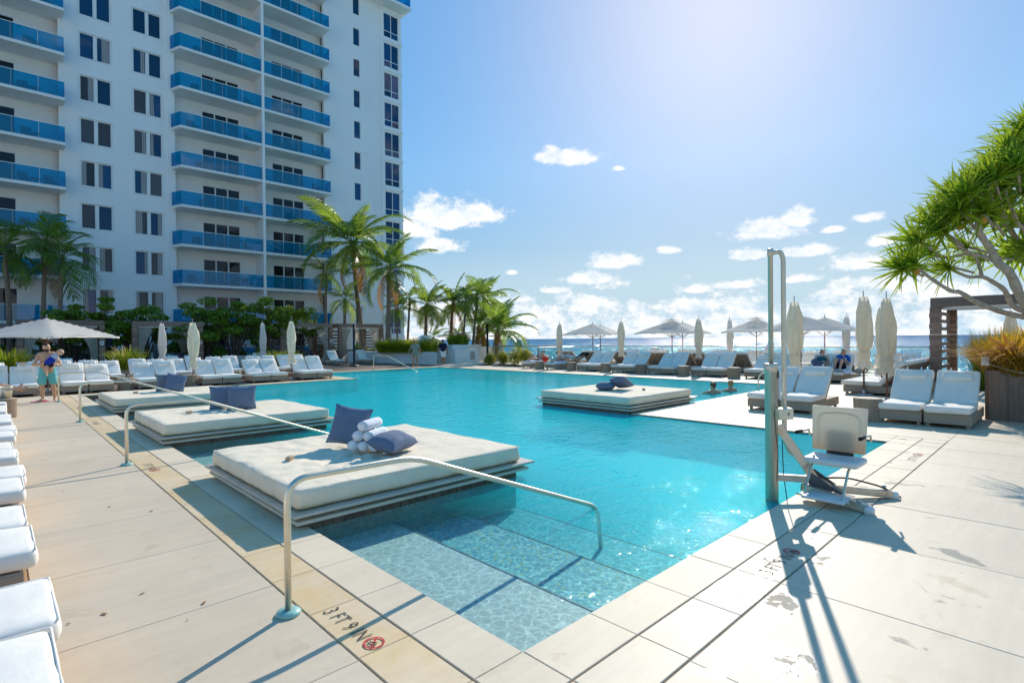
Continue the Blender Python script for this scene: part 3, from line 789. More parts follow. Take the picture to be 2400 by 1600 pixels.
# balconies: slab, glass panels, top rail, doors behind
CHAIRSPOTS = []
def balcony(xa, xb, k, left_chamfer, doors):
    zb = Z0 + FH*k; zt = zb+.20
    sl = MB()
    xl = xa+.42 if left_chamfer else xa
    pts = [(xl, YB), (xb, YB), (xb, YW+1.2), (xa, YW+1.2), (xa, YW-.1)]
    n = len(pts)
    sl.add([(x, y, zb) for x, y in pts] + [(x, y, zt) for x, y in pts], [tuple(range(n))[::-1], tuple(range(n, 2*n))] + [(i, (i+1) % n, (i+1) % n+n, i+n) for i in range(n)])
    bal = hpart(sl, 'balcony', 'balcony_white')
    g0, g1 = zt+.03, zt+1.07
    m = max(2, round((xb-xl)/1.42)); st = (xb-.04-xl)/m
    for i in range(m):
        a, c_ = xl+i*st+.012, xl+(i+1)*st-.012
        hpart(MB().box(a, c_, YB+.05, YB+.066, g0, g1), 'glass_panel', 'balcony_glass', bal)
        if i and i % 1 == 0: hpart(MB().box(c_-.0-st+.0-.012+.012, c_-st+.012, YB+.048, YB+.07, g0, g1), 'glass_post', 'frame_white', bal)
    if left_chamfer:
        q = MB().add([(xl, YB+.05, g0), (xa+.02, YW-.12, g0), (xa+.02, YW-.12, g1), (xl, YB+.05, g1), (xl+.014, YB+.062, g0), (xa+.034, YW-.108, g0), (xa+.034, YW-.108, g1), (xl+.014, YB+.062, g1)],
                     [(0, 1, 2, 3), (4, 7, 6, 5), (0, 4, 5, 1), (3, 2, 6, 7), (1, 5, 6, 2), (0, 3, 7, 4)])
        hpart(q, 'glass_panel', 'balcony_glass', bal)
    if not left_chamfer or xa < 12:
        pass
    if xb < 16 or xb > 20: hpart(MB().box(xb-.05, xb-.036, YB+.08, YW-.02, g0, g1), 'glass_panel', 'balcony_glass', bal)
    hpart(MB().box(xl-.01, xb-.03, YB+.04, YB+.076, g1, g1+.04), 'top_rail', 'frame_white', bal)
    # door wall of this storey
    zc = zb+FH
    dz0, dz1 = zt+.002, zt+2.30
    wl_ = MB(); X0 = xa
    wl_.box(xa, doors[0], YD, YD+.3, zt, zc); wl_.box(doors[1], xb, YD, YD+.3, zt, zc); wl_.box(doors[0], doors[1], YD, YD+.3, dz1, zc)
    hpart(wl_, 'door_wall', 'balcony_white')
    dr = MB(); n = 3; w = (doors[1]-doors[0])/n
    dr.box(doors[0], doors[1], YD+.03, YD+.15, dz1-.07, dz1); dr.box(doors[0], doors[1], YD+.03, YD+.15, dz0, dz0+.05)
    for i in range(n+1):
        c_ = doors[0]+i*w; a = max(doors[0], c_-.05); e2 = min(doors[1], c_+.05)
        dr.box(a, e2, YD+.02, YD+.14, dz0+.05, dz1-.07)
    d_ = hpart(dr, 'sliding_door', 'frame_white')
    for i in range(n):
        a, e2 = doors[0]+i*w+.05, doors[0]+(i+1)*w-.05
        hpart(MB().add([(a, YD+.08, dz0+.05), (e2, YD+.08, dz0+.05), (e2, YD+.08, dz1-.07), (a, YD+.08, dz1-.07)], [(0, 1, 2, 3)]), 'pane', 'door_pane', d_)
    CHAIRSPOTS.append((xl, xb, zt))
for k in range(-2, NF):
    balcony(-4.5, 3.62, k, False, (-1.75, 1.12))
    balcony(10.12, 16.64, k, True, (12.52, 15.40))
    balcony(16.84, 22.80, k, False, (18.16, 21.00))
# wide terrace slab near the top of the corner
ts = MB(); zt = 36.15; ts.box(24.6, 31.75, YB-.1, YW+1.0, zt, zt+.3)
tb = hpart(ts, 'terrace_slab', 'balcony_white')
for i in range(5): hpart(MB().box(24.7+i*1.4, 24.7+(i+1)*1.4-.03, YB, YB+.016, zt+.33, zt+1.4), 'glass_panel', 'balcony_glass', tb)
hpart(MB().box(31.68, 31.696, YB+.03, YW+.9, zt+.33, zt+1.4), 'glass_panel', 'balcony_glass', tb)
# balcony furniture
def low_chair():
    t_ = thing('balcony_chair', 'dark low armchair on a hotel balcony', 'chair')
    MB().rbox(-.3, .3, -.3, .3, .28, .42, .04, (2, 2, 1)).build('seat', 'grey_plate', t_)
    MB().rbox(-.3, .3, .22, .34, .42, .85, .04, (2, 1, 2)).build('backrest', 'grey_plate', t_)
    for s_ in (-1, 1):
        for q in (-.27, .27): MB().box(s_*.27-.02, s_*.27+.02, q-.02, q+.02, 0, .29).build('leg', 'black_metal', t_)
    return t_
def low_table():
    t_ = thing('balcony_table', 'round dark side table on a hotel balcony', 'table')
    MB().lathe([(.36, .40), (.38, .42), (.36, .44)], 16).build('table_top', 'grey_plate', t_)
    MB().lathe([(.03, .03), (.03, .40)], 8).build('leg', 'black_metal', t_); MB().lathe([(.2, .0), (.2, .03)], 12).build('base', 'black_metal', t_)
    return t_
pc, pt = low_chair(), low_table()
rnd = random.Random(3)
for (xl, xb, zt) in CHAIRSPOTS:
    if zt < 5 or zt > 33: continue
    if xb < 5: xl = 0.2
    x = rnd.uniform(xl+.9, xl+1.8)
    place(pc, (x, 48.75, zt), rnd.uniform(-.4, .4), 'dark low armchair on a hotel balcony', 'armchairs on the hotel balconies')
    place(pt, (min(x+rnd.uniform(.9, 1.3), xb-1.6), 48.7, zt), 0, 'round dark side table on a hotel balcony', 'tables on the hotel balconies')
    if rnd.random() < .7: place(pc, (xb-rnd.uniform(.7, 1.1), 48.8, zt), rnd.uniform(.3, .9), 'dark low armchair on a hotel balcony', 'armchairs on the hotel balconies')
drop(pc); drop(pt)
# ------------------------------------------------------------------ loungers
# local frame: foot end at y=0 facing -y, head towards +y, x across (0 to .72)
LW = 0.72
def make_lounger(angle=46, seed=0, pillow=True, slats=False):
    t_ = thing('sun_lounger', 'white cushioned wicker sun lounger', 'sun lounger')
    MB().bev(.005, LW-.005, .03, 1.93, .075, .265, .012).build('base', 'wicker', t_)
    for x in (.03, LW-.09):
        for y in (.09, 1.80): MB().box(x, x+.06, y, y+.06, 0, .075).build('leg', 'wicker', t_)
    def wob(p):
        return Vector((p.x + .006*vnoise(p, 5, seed+2), p.y + .008*vnoise(p, 4, seed), p.z + .012*vnoise(p, 4.5, seed+5)))
    MB().rbox(.008, LW-.008, -.045, 1.02, .268, .405, .052, (5, 7, 2), wob).build('seat_cushion', 'cushion_white', t_, True)
    MB().tube([(.03, -.03, .392), (LW-.03, -.03, .392), (LW-.012, .0, .39), (LW-.012, .95, .39)], .006, 5).build('piping', 'cushion_white', t_, True)
    hinge = Matrix.Translation((0, .99, .285)) @ Matrix.Rotation(R(angle), 4, 'X')
    fr = MB().bev(.02, LW-.02, 0, .84, -.03, .0, .006).build('back_frame', 'wicker', t_, M=hinge)
    if slats:
        for x in (.15, .29, .43, .57): MB().box(x-.012, x+.012, .02, .82, -.042, -.0302).build('slat', 'cabana_wood', fr)
    def wob2(p):
        return Vector((p.x + .006*vnoise(p, 5, seed+3), p.y + .008*vnoise(p, 4, seed+9), p.z + .014*vnoise(p, 4, seed+7)))
    bc = MB().rbox(.012, LW-.012, .02, .90, .002, .125, .05, (5, 6, 2), wob2).build('back_cushion', 'cushion_white', t_, True, M=hinge)
    if pillow:
        MB().rbox(.12, LW-.12, .60, .80, .115, .205, .042, (4, 2, 1), wob2).build('headrest', 'cushion_white', bc, True)
        for x in (.22, LW-.25): MB().box(x, x+.028, .80, .945, .118, .128).build('strap', 'cushion_white', bc)
    st = Vector((0, .99+.62*math.cos(R(angle)), .285+.62*math.sin(R(angle))-.03))
    MB().tube([st+Vector((.06, 0, -.02)), (.06, 1.78, .27)], .012, 6).build('strut', 'wicker', t_)
    return t_
protos = [make_lounger(a, s_) for a, s_ in ((47, 0), (43, 11), (50, 23))]
proto_flat = make_lounger(24, 31, True)
proto_back = make_lounger(47, 41, True, True)
rl = random.Random(11)
def lounger(x, y, rz, label, group=None, proto=None):
    p = proto or rl.choice(protos)
    return place(p, (x, y, 0), rz, label, group)
FACE_S, FACE_W, FACE_E = 0.0, R(-90), R(90)     # foot towards -Y, -X, +X
# for FACE_W the local x axis points to -Y: place at the +Y corner; for FACE_E local x points to +Y
# row along the left edge of the walk, feet to the pool
lab = 'white lounger on tan boards along the walk, foot end towards the pool'
ORD = ['first', 'second', 'third', 'fourth', 'fifth', 'sixth', 'seventh', 'eighth', 'ninth', 'tenth']
for k in range(10):
    y0 = 2.70 + 2.03*k
    for j in range(2):
        lounger(rl.uniform(.06, .14)+.05, y0 + j*.735, FACE_E, 'white lounger along the walk, '+('nearer' if j else 'farther')+' one of the '+ORD[9-k]+' pair from the barefoot man')
# pairs on the point of deck beyond the beds
fronts = [(-.42, 24.0, 'beside the open cream umbrella'), (1.62, 23.95, 'behind the fourth handrail'), (3.80, 24.0, 'behind the far cream bed'), (5.92, 23.95, 'beside the closed umbrella over the far bed'), (7.82, 23.93, 'between two closed umbrellas'), (9.93, 24.03, 'at the tip of the deck point')]
for i, (x, y, w) in enumerate(fronts):
    for j in range(2):
        if i == 4 and j == 1: pass
        lounger(x+j*.735, y, FACE_S, 'white lounger of the pair '+w, 'lounger pair '+w)
for i, x in enumerate((-1.2, .9, 2.55, 4.35, 5.85, 7.55, 9.35, 11.0)):
    for j in range(2): lounger(x+j*.74, 28.3 + (.25 if i % 2 else 0), FACE_S, 'white lounger in the second row behind the deck point', 'second row of loungers behind the deck point')
for i, x in enumerate((1.3, 2.2, 4.6, 7.0, 8.0, 11.8)):
    lounger(x, 34.8, FACE_S, 'white lounger standing in the tower shade before the cabanas', 'loungers in the shade of the tower')
for x, lb in ((17.55, 'white lounger standing left of the black lamp post'), (19.9, 'white lounger standing right of the black lamp post')): lounger(x, 36.6, FACE_S, lb)
for j in range(2): lounger(22.0+j*.75, 36.6, FACE_S, 'white lounger of the pair beside the grass planter', 'lounger pair beside the grass planter')
# far row beside the pool, feet to the water
FX = 22.85
rowA = [(23.0, 1), (21.05, 1), (18.76, 2), (16.50, 2), (14.36, 2), (12.08, 2), (9.70, 2), (7.42, 2), (5.0, 1)]
rowA_at = {}
for i, (ytop, n) in enumerate(rowA):
    for j in range(n):
        lb = 'white lounger along the far pool edge, '+('nearer' if j == 0 else 'farther')+' one of the '+ORD[max(0, i-2)]+' pair from the sunbathers'; gp = None
        pr = None
        if i < 2: pr = proto_flat; lb = 'reclined white lounger carrying '+('a dark-haired sunbather' if i == 0 else 'sunbathers and a white towel'); gp = None
        if i == 7: lb = 'white lounger under the '+('woman in sunglasses' if j == 0 else 'boy in the blue shirt'); gp = None
        if i == 8: lb = 'white lounger left of the stacked-back loungers, near a closed umbrella'; gp = None
        o = lounger(FX-.05+rl.uniform(-.04, .04), ytop-j*.735, FACE_W, lb, gp, pr); rowA_at[(i, j)] = o
# second row, turned to the sea: their wicker backs show between the first
for i in range(8):
    for j in range(2): lounger(27.9, 6.6+i*2.2+j*.735, FACE_E, 'lounger turned to the sea, wicker back to the pool, '+ORD[7-i]+' pair from the fence corner', 'pair '+ORD[7-i]+' of loungers turned to the sea', proto_back)
for i in range(8):
    for j in range(2): lounger(29.2, 21.4-i*2.15-j*.735, FACE_W, 'lounger in the row against the glass fence, '+ORD[i]+' pair from the fence corner', 'pair '+ORD[i]+' against the fence')
# near pairs on the right
for i in range(2): lounger(13.10, 5.50-i*.74, FACE_W, 'white lounger of the pair behind the pool lift mast', 'lounger pair behind the pool lift')
lounger(12.90, 2.78, FACE_W, 'white lounger beside the log stool, right of the pool lift seat'); lounger(12.86, 2.03, FACE_W, 'white lounger beside the wooden grass planter')
# loungers standing side by side, backs raised towards the planter
for i in range(6): lounger(19.25+i*.78, 4.9, R(180), 'lounger with slatted back raised, '+ORD[5-i]+' in the file from the console table', None, proto_back)
for p in protos+[proto_flat, proto_back]: drop(p)

# ------------------------------------------------------------------ log stools
def make_log(seed, r=.26, h=.46):
    t_ = thing('log_stool', 'sawn log stool', 'stool')
    n = 22
    def fn(rr, z, a): return rr*(1+.05*math.sin(3*a+seed)+.03*math.sin(7*a+2*seed)+.012*math.sin(17*a+z*3))
    MB().lathe([(r*.98, 0), (r*1.0, .03), (r*.97, h*.5), (r, h-.015), (r*.975, h-.004)], n, fn).build('log_body', 'log_side', t_)
    MB().lathe([(r*.96, h-.003), (r*.95, h+.004)], n, fn).build('cut_face', 'log_top', t_)
    return t_
logs = [make_log(s_) for s_ in (1, 4, 9)]
for i, (x, y, lb, gp) in enumerate([(13.05, 2.98, 'sawn log stool between the two near pairs of loungers', None), (3.48, 24.35, 'sawn log stool among the loungers behind the far bed', 'logs among the deck point loungers'), (5.55, 24.3, 'sawn log stool among the loungers behind the far bed', 'logs among the deck point loungers'),
        (9.5, 25.6, 'sawn log stool among the loungers behind the far bed', 'logs among the deck point loungers'), (7.55, 25.5, 'sawn log stool among the loungers behind the far bed', 'logs among the deck point loungers'),
        (22.6, 21.3, 'sawn log stool in the row along the far pool edge', 'logs along the far pool edge'), (22.65, 18.98, 'sawn log stool in the row along the far pool edge', 'logs along the far pool edge'), (22.8, 16.8, 'sawn log stool in the row along the far pool edge', 'logs along the far pool edge'),
        (22.6, 14.55, 'sawn log stool in the row along the far pool edge', 'logs along the far pool edge'), (22.55, 12.32, 'sawn log stool in the row along the far pool edge', 'logs along the far pool edge'), (22.55, 9.99, 'sawn log stool in the row along the far pool edge', 'logs along the far pool edge'),
        (24.6, 3.3, 'sawn log stool under the backs of the lounger file', None)]):
    place(logs[i % 3], (x, y, 0), i*1.3, lb, gp)
for p in logs: drop(p)

# ------------------------------------------------------------------ umbrellas
def make_closed(seed, mat, H=2.75, hood=False, bot=.72):
    t_ = thing('closed_umbrella', 'closed umbrella', 'umbrella')
    MB().tube([(0, 0, .05), (0, 0, H-.1)], .024, 8).build('pole', 'pole_wood', t_)
    MB().lathe([(.24, 0), (.25, .015), (.24, .05), (.06, .06), (.045, .16)], 16).build('foot_plate', 'rail_metal', t_)
    MB().tube([(0, 0, H-.1), (0, 0, H+.07)], .013, 6).build('finial', 'rail_metal', t_)
    L = H-.12-bot
    rr = random.Random(seed)
    ph = rr.uniform(0, 6); tw = rr.uniform(.8, 1.8)*rr.choice((-1, 1)); lean = rr.uniform(-.05, .05); belly = rr.uniform(.85, 1.12)
    prof = []
    for i in range(29):
        u = i/28; z = H-.10 - L*u
        if u < .12: r = .075+.5*u
        elif u < .72: r = (.135+.05*math.sin((u-.12)/.6*math.pi*.9))*belly
        elif u < .80: r = .115
        else: r = .115+.18*(u-.80)+.02*math.sin(u*40)
        if hood and u < .27: r = max(r, .10+.38*u if u < .25 else .13)
        prof.append((r, z))
    def fn(r, z, a):
        u = (H-.10-z)/L
        pl = .16*math.sin(4*a+ph+tw*u*3)+.10*math.sin(9*a-tw*u*5+ph*2)+.05*math.sin(15*a+u*14)
        edge = .22*math.sin(5*a+ph*3)*max(0, (u-.85)/.15)
        return r*(1+pl*min(1, u*4)+edge)
    mb = MB().lathe(prof, 40, fn, cap=False)
    mb.v = [(x+lean*math.sin((H-z)/L*3), y, z + (.05*math.sin(7*math.atan2(y, x)+ph) if z < bot+.06 else 0)) for x, y, z in mb.v]
    mb.build('folded_canopy', mat, t_, True)
    MB().lathe([(.128*belly, bot+L*.225), (.135*belly, bot+L*.235), (.128*belly, bot+L*.245)], 24, fn, cap=False).build('tie_strap', mat, t_, True)
    return t_
cu = [make_closed(1, 'umbrella_cream'), make_closed(5, 'umbrella_cream', 2.75, True), make_closed(8, 'umbrella_white', 2.8, False, .62)]
def dpt(px, d): 
    v_ = at_depth(px, 790, d); return (v_.x, v_.y, 0)
clos = [((5.66, 24.28, 0), 1, 'closed umbrella with loose hood, standing at the deck point edge'), ((9.74, 24.72, 0), 0, 'closed slim umbrella near the tip of the deck point'),
        (dpt(379, 27.0), 2, 'closed pale umbrella before the second cabana'), (dpt(615, 31), 2, 'closed pale umbrella before the yellow grass'), (dpt(915, 44), 2, 'closed white umbrella rising from the grass planter'),
        (dpt(1312, 32.4), 0, 'closed umbrella behind the sunbathers by the fence corner'), (dpt(1456, 29.6), 0, 'closed umbrella between two open ones along the far edge'), (dpt(1637, 26.3), 0, 'closed umbrella right of the vented open one'), (dpt(1710, 29.0), 2, 'closed umbrella out by the fence among open ones'),
        (dpt(1862, 16.2), 1, 'closed umbrella with loose hood behind the lift mast'), (dpt(1985, 26.0), 2, 'closed slim umbrella behind the boy in blue'), (dpt(2024, 15.9), 1, 'closed umbrella with yellowed tucks above the near loungers'), (dpt(2078, 13.9), 0, 'closed broad umbrella with a strap beside the log stool'), (dpt(2066, 17.2), 0, 'closed umbrella hidden behind the broad one'), (dpt(2368, 20.5), 0, 'closed umbrella inside the right pergola')]
for i, (loc, k, lb) in enumerate(clos):
    o = place(cu[k], loc, i*1.1, lb)
    sc = {0: .95, 3: 1.04, 9: 1.05, 11: 1.09, 12: 1.02}.get(i, 1.0)
    o.scale = (sc*.98,)*2 + (sc,)
for p in cu: drop(p)
def make_open(seed, vent=False):
    t_ = thing('open_umbrella', 'open umbrella', 'umbrella')
    H, E, A = 2.72, 2.08, 1.52
    MB().tube([(0, 0, .05), (0, 0, H)], .022, 8).build('pole', 'pole_wood', t_)
    MB().lathe([(.26, 0), (.27, .015), (.26, .05), (.06, .06), (.045, .16)], 16).build('foot_plate', 'rail_metal', t_)
    MB().tube([(0, 0, H), (0, 0, H+.10)], .016, 6).build('finial', 'rail_metal', t_)
    def top(u, v):
        x, y = (u*2-1)*A, (v*2-1)*A
        m = max(abs(x), abs(y))/A; k = min(abs(x), abs(y))/max(1e-6, max(abs(x), abs(y)))
        sag = .06*math.sin(math.pi*m)*(1-k)
        z = H-.03-(H-E)*m**1.05 - sag - .05*m*(k**3) + .012*vnoise((x, y, seed), 3)
        sc = 1-.05*(1-abs(k*2-1))*m
        return (x*sc, y*sc, z)
    c_ = MB().grid(20, 20, top); c_.build('canopy', 'umbrella_open', t_, True)
    # short hanging edge
    ed = MB(); P = []
    n = 20
    ring_ = [(i/n, 0) for i in range(n)] + [(1, i/n) for i in range(n)] + [(1-i/n, 1) for i in range(n)] + [(0, 1-i/n) for i in range(n)]
    pts = [top(*q) for q in ring_]; m = len(pts)
    ed.add(pts + [(x*1.004, y*1.004, z-.07) for x, y, z in pts], [(i, (i+1) % m, (i+1) % m+m, i+m) for i in range(m)]); ed.build('valance', 'umbrella_open', t_, True)
    if vent:
        MB().grid(8, 8, lambda u, v: ((u-.5)*.9, (v-.5)*.9, H+.07-.30*max(abs(u-.5), abs(v-.5)))).build('vent_cap', 'umbrella_open', t_, True)
    for i in range(8):
        a = i*math.pi/4; L = A*(1.38 if i % 2 else .97)
        e = (math.cos(a)*L, math.sin(a)*L); zz = E-.06 - (.05 if i % 2 else 0)
        MB().tube([(0, 0, H-.10), (e[0]*.5, e[1]*.5, H-.10-(H-E)*.5), (e[0], e[1], zz)], .012, 5).build('rib', 'pole_wood', t_)
        MB().tube([(0, 0, 1.75), (e[0]*.5, e[1]*.5, H-.115-(H-E)*.5)], .010, 5).build('strut', 'pole_wood', t_)
    return t_
ou = [make_open(1), make_open(2, True)]
for px, d, rz, k, lb in ((110, 19.6, .78, 0, 'open cream umbrella beside the man holding a baby'), (1389, 34, .4, 0, 'open umbrella furthest along the fence'), (1407, 38.0, .5, 0, 'open umbrella just behind the furthest one'), (1575, 29.0, .2, 1, 'open vented umbrella in the middle of the far row'), (1600, 33.0, .35, 0, 'open umbrella behind the vented one'),
                         (1773, 28, .3, 1, 'open vented umbrella left of the lift mast'), (1877, 24, .5, 0, 'open umbrella right of the lift mast'), (1933, 26.5, .25, 0, 'open umbrella above the woman in sunglasses')):
    place(ou[k], dpt(px, d), rz, lb)
for p in ou: drop(p)

# ------------------------------------------------------------------ pool beds
def pillow_mesh(w, d, h, seed, n=14):
    mb = MB()
    def pt(s_):
        def f(u, v):
            a, b = u*2-1, v*2-1
            k = max(0, (1-abs(a)**3.2))**.55*max(0, (1-abs(b)**3.2))**.55
            pin = 1-.10*(1-abs(a)**2)*abs(b)**3 ; pin2 = 1-.10*(1-abs(b)**2)*abs(a)**3
            return (a*w/2*pin2, b*d/2*pin, s_*h/2*k + .02*k*vnoise((a, b, s_), 2.2, seed) + .008*k*vnoise((a, b, s_), 6, seed))
        return f
    mb.grid(n, n, pt(1)); o = len(mb.v); mb.grid(n, n, pt(-1))
    mb.f = mb.f[:n*n] + [f[::-1] for f in mb.f[n*n:]]
    return mb.mesh('pillow', True)
PILL = [pillow_mesh(.54, .54, .19, 1), pillow_mesh(.56, .50, .21, 4), pillow_mesh(.64, .40, .21, 8)]
def pillow(me, loc, rot, label):
    o = obj('pillow', me, 'pillow_blue', None, loc); o.rotation_euler = rot; tag(o, label, 'pillow')
    return o
_tile = {}
def pool_bed(x0, y0, W, D, label, rumple, seed, faces=('W', 'S')):
    t_ = thing('pool_bed', label, 'bed', (x0, y0, 0))
    MB().box(.05, W-.05, .05, D-.05, -.45, .129).build('plinth', 'waterline_tile', t_)
    # clay tiles on the two faces that show
    tw, th = .108, .076
    key = 'tile'
    if key not in _tile: _tile[key] = MB().bev(-tw/2+.003, tw/2-.003, -th/2+.003, th/2-.003, 0, .012, .003).mesh('tile')
    for z in (-.008,):
        nS = int((W-.1)/tw); st = (W-.1)/nS
        for i in range(nS):
            q = obj('tile', _tile[key], 'terracotta_tile', t_); q.matrix_local = Matrix.Translation((.05+st*(i+.5), .05, z)) @ Matrix.Rotation(R(90), 4, 'X')
        nW = int((D-.1)/tw); st = (D-.1)/nW
        for i in range(nW):
            q = obj('tile', _tile[key], 'terracotta_tile', t_); q.matrix_local = Matrix.Translation((.05, .05+st*(i+.5), z)) @ Matrix.Rotation(R(-90), 4, 'Z') @ Matrix.Rotation(R(90), 4, 'X')
    MB().rbox(-.02, W+.10, -.05, D+.05, .042, .082, .016, (2, 2, 1)).build('lower_board', 'board_cream', t_)
    MB().bev(-.06, W+.16, -.09, D+.09, .130, .158, .006).build('platform', 'platform_metal', t_)
    cx_, cy_ = W*.42, D*.45
    def fn(p):
        x, y, z = p; q = Vector(p)
        top = max(0, (z-.05)/.20)
        q.z += top*(.018*vnoise((x, y, 0), 1.6, seed)+.006*vnoise((x, y, 0), 7, seed+3))
        r2 = math.exp(-(((x-cx_)/.75)**2+((y-cy_)/.8)**2))
        # wrinkles radiate from where people sat
        a = math.atan2(y-cy_, x-cx_); rr = math.hypot(x-cx_, y-cy_)
        q.z += top*rumple*r2*(.070*vnoise((a*1.8, rr*2.2, seed), 2.3, seed)+.045*vnoise((x, y, 0), 7, seed+1) - .035)
        q.z += top*rumple*(.03*vnoise((x*1.2, y*6, 0), 1.5, seed)*math.exp(-((x-.2)/.6)**2) + .02*vnoise((x*5, y*1.5, 0), 1.4, seed+4)*math.exp(-((y-D+.5)/.6)**2))
        k = (1-top)*.0
        q.x += .012*vnoise((y*1.3, z*3, 0), 3, seed)*(1 if x < .3 or x > W-.3 else 0); q.y += .012*vnoise((x*1.3, z*3, 5), 3, seed)*(1 if y < .3 or y > D-.3 else 0)
        return q
    m = MB().rbox(0.0, W, 0.0, D, .0, .20, .055, (46, 44, 3), fn)
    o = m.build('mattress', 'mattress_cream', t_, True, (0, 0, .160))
    pp = []
    for (x, y) in ((.02, .02), (W-.02, .02), (W-.02, D-.02), (.02, D-.02), (.02, .02)): pp.append((x, y, .185))
    MB().tube(pp, .008, 6).build('piping', 'mattress_cream', o, True)
    return t_
pool_bed(2.0, 5.0, 2.93, 2.72, 'cream pool bed with rumpled mattress and rolled towels, nearest the corner steps', 1.0, 3)
pool_bed(2.02, 10.62, 2.93, 2.66, 'cream pool bed between two handrails with two upright blue pillows', .55, 9)
pool_bed(2.08, 16.32, 2.93, 2.80, 'cream pool bed below the lounger point with one tented blue pillow', .5, 15)
pool_bed(10.62, 7.17, 2.95, 2.85, 'smooth cream bed on the corner of the far deck with slanted blue pillows', .12, 21)
TZ = .365
# pillows
def face_cam(x, y): return math.atan2(-x, y)   # yaw whose -Y side looks to the camera
pillow(PILL[0], (3.40, 6.70, TZ+.25), (R(70), R(8), R(-52)), 'blue-grey pillow leaning behind the rolled towels')
pillow(PILL[2], (3.55, 5.86, TZ+.13), (R(14), R(0), R(28)), 'blue-grey pillow lying flat before the rolled towels')
pillow(PILL[1], (3.45, 12.35, TZ+.22), (R(80), 0, R(-16)), 'blue-grey pillow standing behind its twin on the middle bed')
pillow(PILL[1], (3.68, 11.98, TZ+.22), (R(82), 0, R(-20)), 'blue-grey pillow standing in front of its twin, white tag beside it')
pillow(PILL[0], (3.70, 17.78, TZ+.23), (R(66), R(10), R(-25)), 'blue-grey pillow facing the pool on the far bed, propped against another')
pillow(PILL[0], (3.55, 18.12, TZ+.23), (R(112), 0, R(-10)), 'blue-grey pillow turned away behind the propped one on the far bed')
pillow(PILL[1], (11.85, 8.75, TZ+.10), (0, R(4), R(30)), 'blue-grey pillow lying flat under another on the far corner bed')
pillow(PILL[1], (12.12, 8.42, TZ+.20), (R(-10), R(26), R(5)), 'blue-grey pillow tipped across another on the far corner bed')
# rolled towels
def towel(loc, rz, label):
    mb = MB(); n = 24; prof = []
    L, r = .42, .070
    def sp(a): return r*(1 - .16*((a % (2*math.pi))/(2*math.pi))) + .003*math.sin(a*9)
    V = []; F = []; m = 12
    for i in range(m+1):
        u = i/m; k = 1-.10*abs(u*2-1)**6
        for j in range(n):
            a = 2*math.pi*j/n; V.append(((u-.5)*L, math.cos(a)*sp(a)*k*1.08, math.sin(a)*sp(a)*k + .004*vnoise((u*6, a, 0), 2)))
    for i in range(m):
        for j in range(n): F.append((i*n+j, i*n+(j+1) % n, (i+1)*n+(j+1) % n, (i+1)*n+j))
    F.append(tuple(range(n))[::-1]); F.append(tuple(m*n+j for j in range(n)))
    mb.add(V, F); me = mb.mesh('rolled_towel', True)
    o = obj('rolled_towel', me, 'towel_white', None, loc); o.rotation_euler = (0, 0, rz); tag(o, label, 'towel', 'pyramid of rolled towels on the near bed')
ta = R(33)
for i, (u, w, lb) in enumerate(((-.146, 0, 'white rolled towel in the bottom layer of the pyramid'), (0, 0, 'white rolled towel in the bottom layer of the pyramid'), (.146, 0, 'white rolled towel in the bottom layer of the pyramid'), (-.073, 1, 'white rolled towel in the middle layer of the pyramid'), (.073, 1, 'white rolled towel in the middle layer of the pyramid'), (0, 2, 'white rolled towel on top of the pyramid'))):
    towel((3.44 - math.sin(ta)*u, 6.22 + math.cos(ta)*u, TZ+.07+w*.124), ta, lb)
def marker(loc, rz, label):
    o = MB().bev(-.05, .05, -.028, .028, 0, .045, .006).build('wooden_marker', 'block_wood'); o.location = loc; o.rotation_euler = (0, 0, rz); tag(o, label, 'block')
marker((2.47, 6.35, TZ), .7, 'small wooden block on the rumpled near bed'); marker((2.72, 12.0, TZ), .4, 'small wooden block on the middle bed'); marker((2.75, 17.8, TZ), .4, 'small wooden block on the bed below the loungers'); marker((12.45, 7.95, TZ), .9, 'small wooden block on the far corner bed')

# ------------------------------------------------------------------ handrails
def bend_path(pts, r, n=7):
    out = [Vector(pts[0])]
    for i in range(1, len(pts)-1):
        a, b, c = Vector(pts[i-1]), Vector(pts[i]), Vector(pts[i+1])
        u, w = (a-b).normalized(), (c-b).normalized()
        d = min(r, (a-b).length*.45, (c-b).length*.45)
        p, q = b+u*d, b+w*d
        for k in range(n+1):
            s_ = k/n; out.append(p*(1-s_)**2 + b*2*s_*(1-s_) + q*s_**2)
    return out + [Vector(pts[-1])]
def handrail(y, label, x0=1.34):
    t_ = thing('handrail', label, 'handrail', (x0, y, 0))
    MB().tube(bend_path([(0, 0, .0), (0, 0, .86), (.95, 0, .855), (3.24, 0, -.03), (3.30, 0, -.60)], .15, 8), .022, 14).build('rail_tube', 'steel', t_, True)
    MB().lathe([(.075, .0), (.078, .012), (.066, .026), (.03, .032)], 20).build('flange', 'flange_green', t_, True)
    return t_
handrail(3.5, 'bent steel handrail beside the corner steps, green base plate'); handrail(9.4, 'bent steel handrail between the first and second pool bed'); handrail(15.3, 'bent steel handrail between the second and third pool bed'); handrail(21.05, 'bent steel handrail beside the barefoot man')
t_ = thing('handrail', 'thin dark handrail at the far end of the pool', 'handrail', (16.3, 29.0, 0))
MB().tube(bend_path([(0, 0, 0), (0, 0, .86), (.35, -.9, .86), (.9, -3.3, -.05), (.9, -3.3, -.4)], .12, 5), .022, 8).build('rail_tube', 'steel', t_, True); MB().lathe([(.07, 0), (.07, .02), (.03, .03)], 12).build('flange', 'flange_green', t_)
t_ = thing('pool_ladder', 'twin-rail steel pool ladder at the far deck corner', 'ladder', (18.3, 7.15, 0))
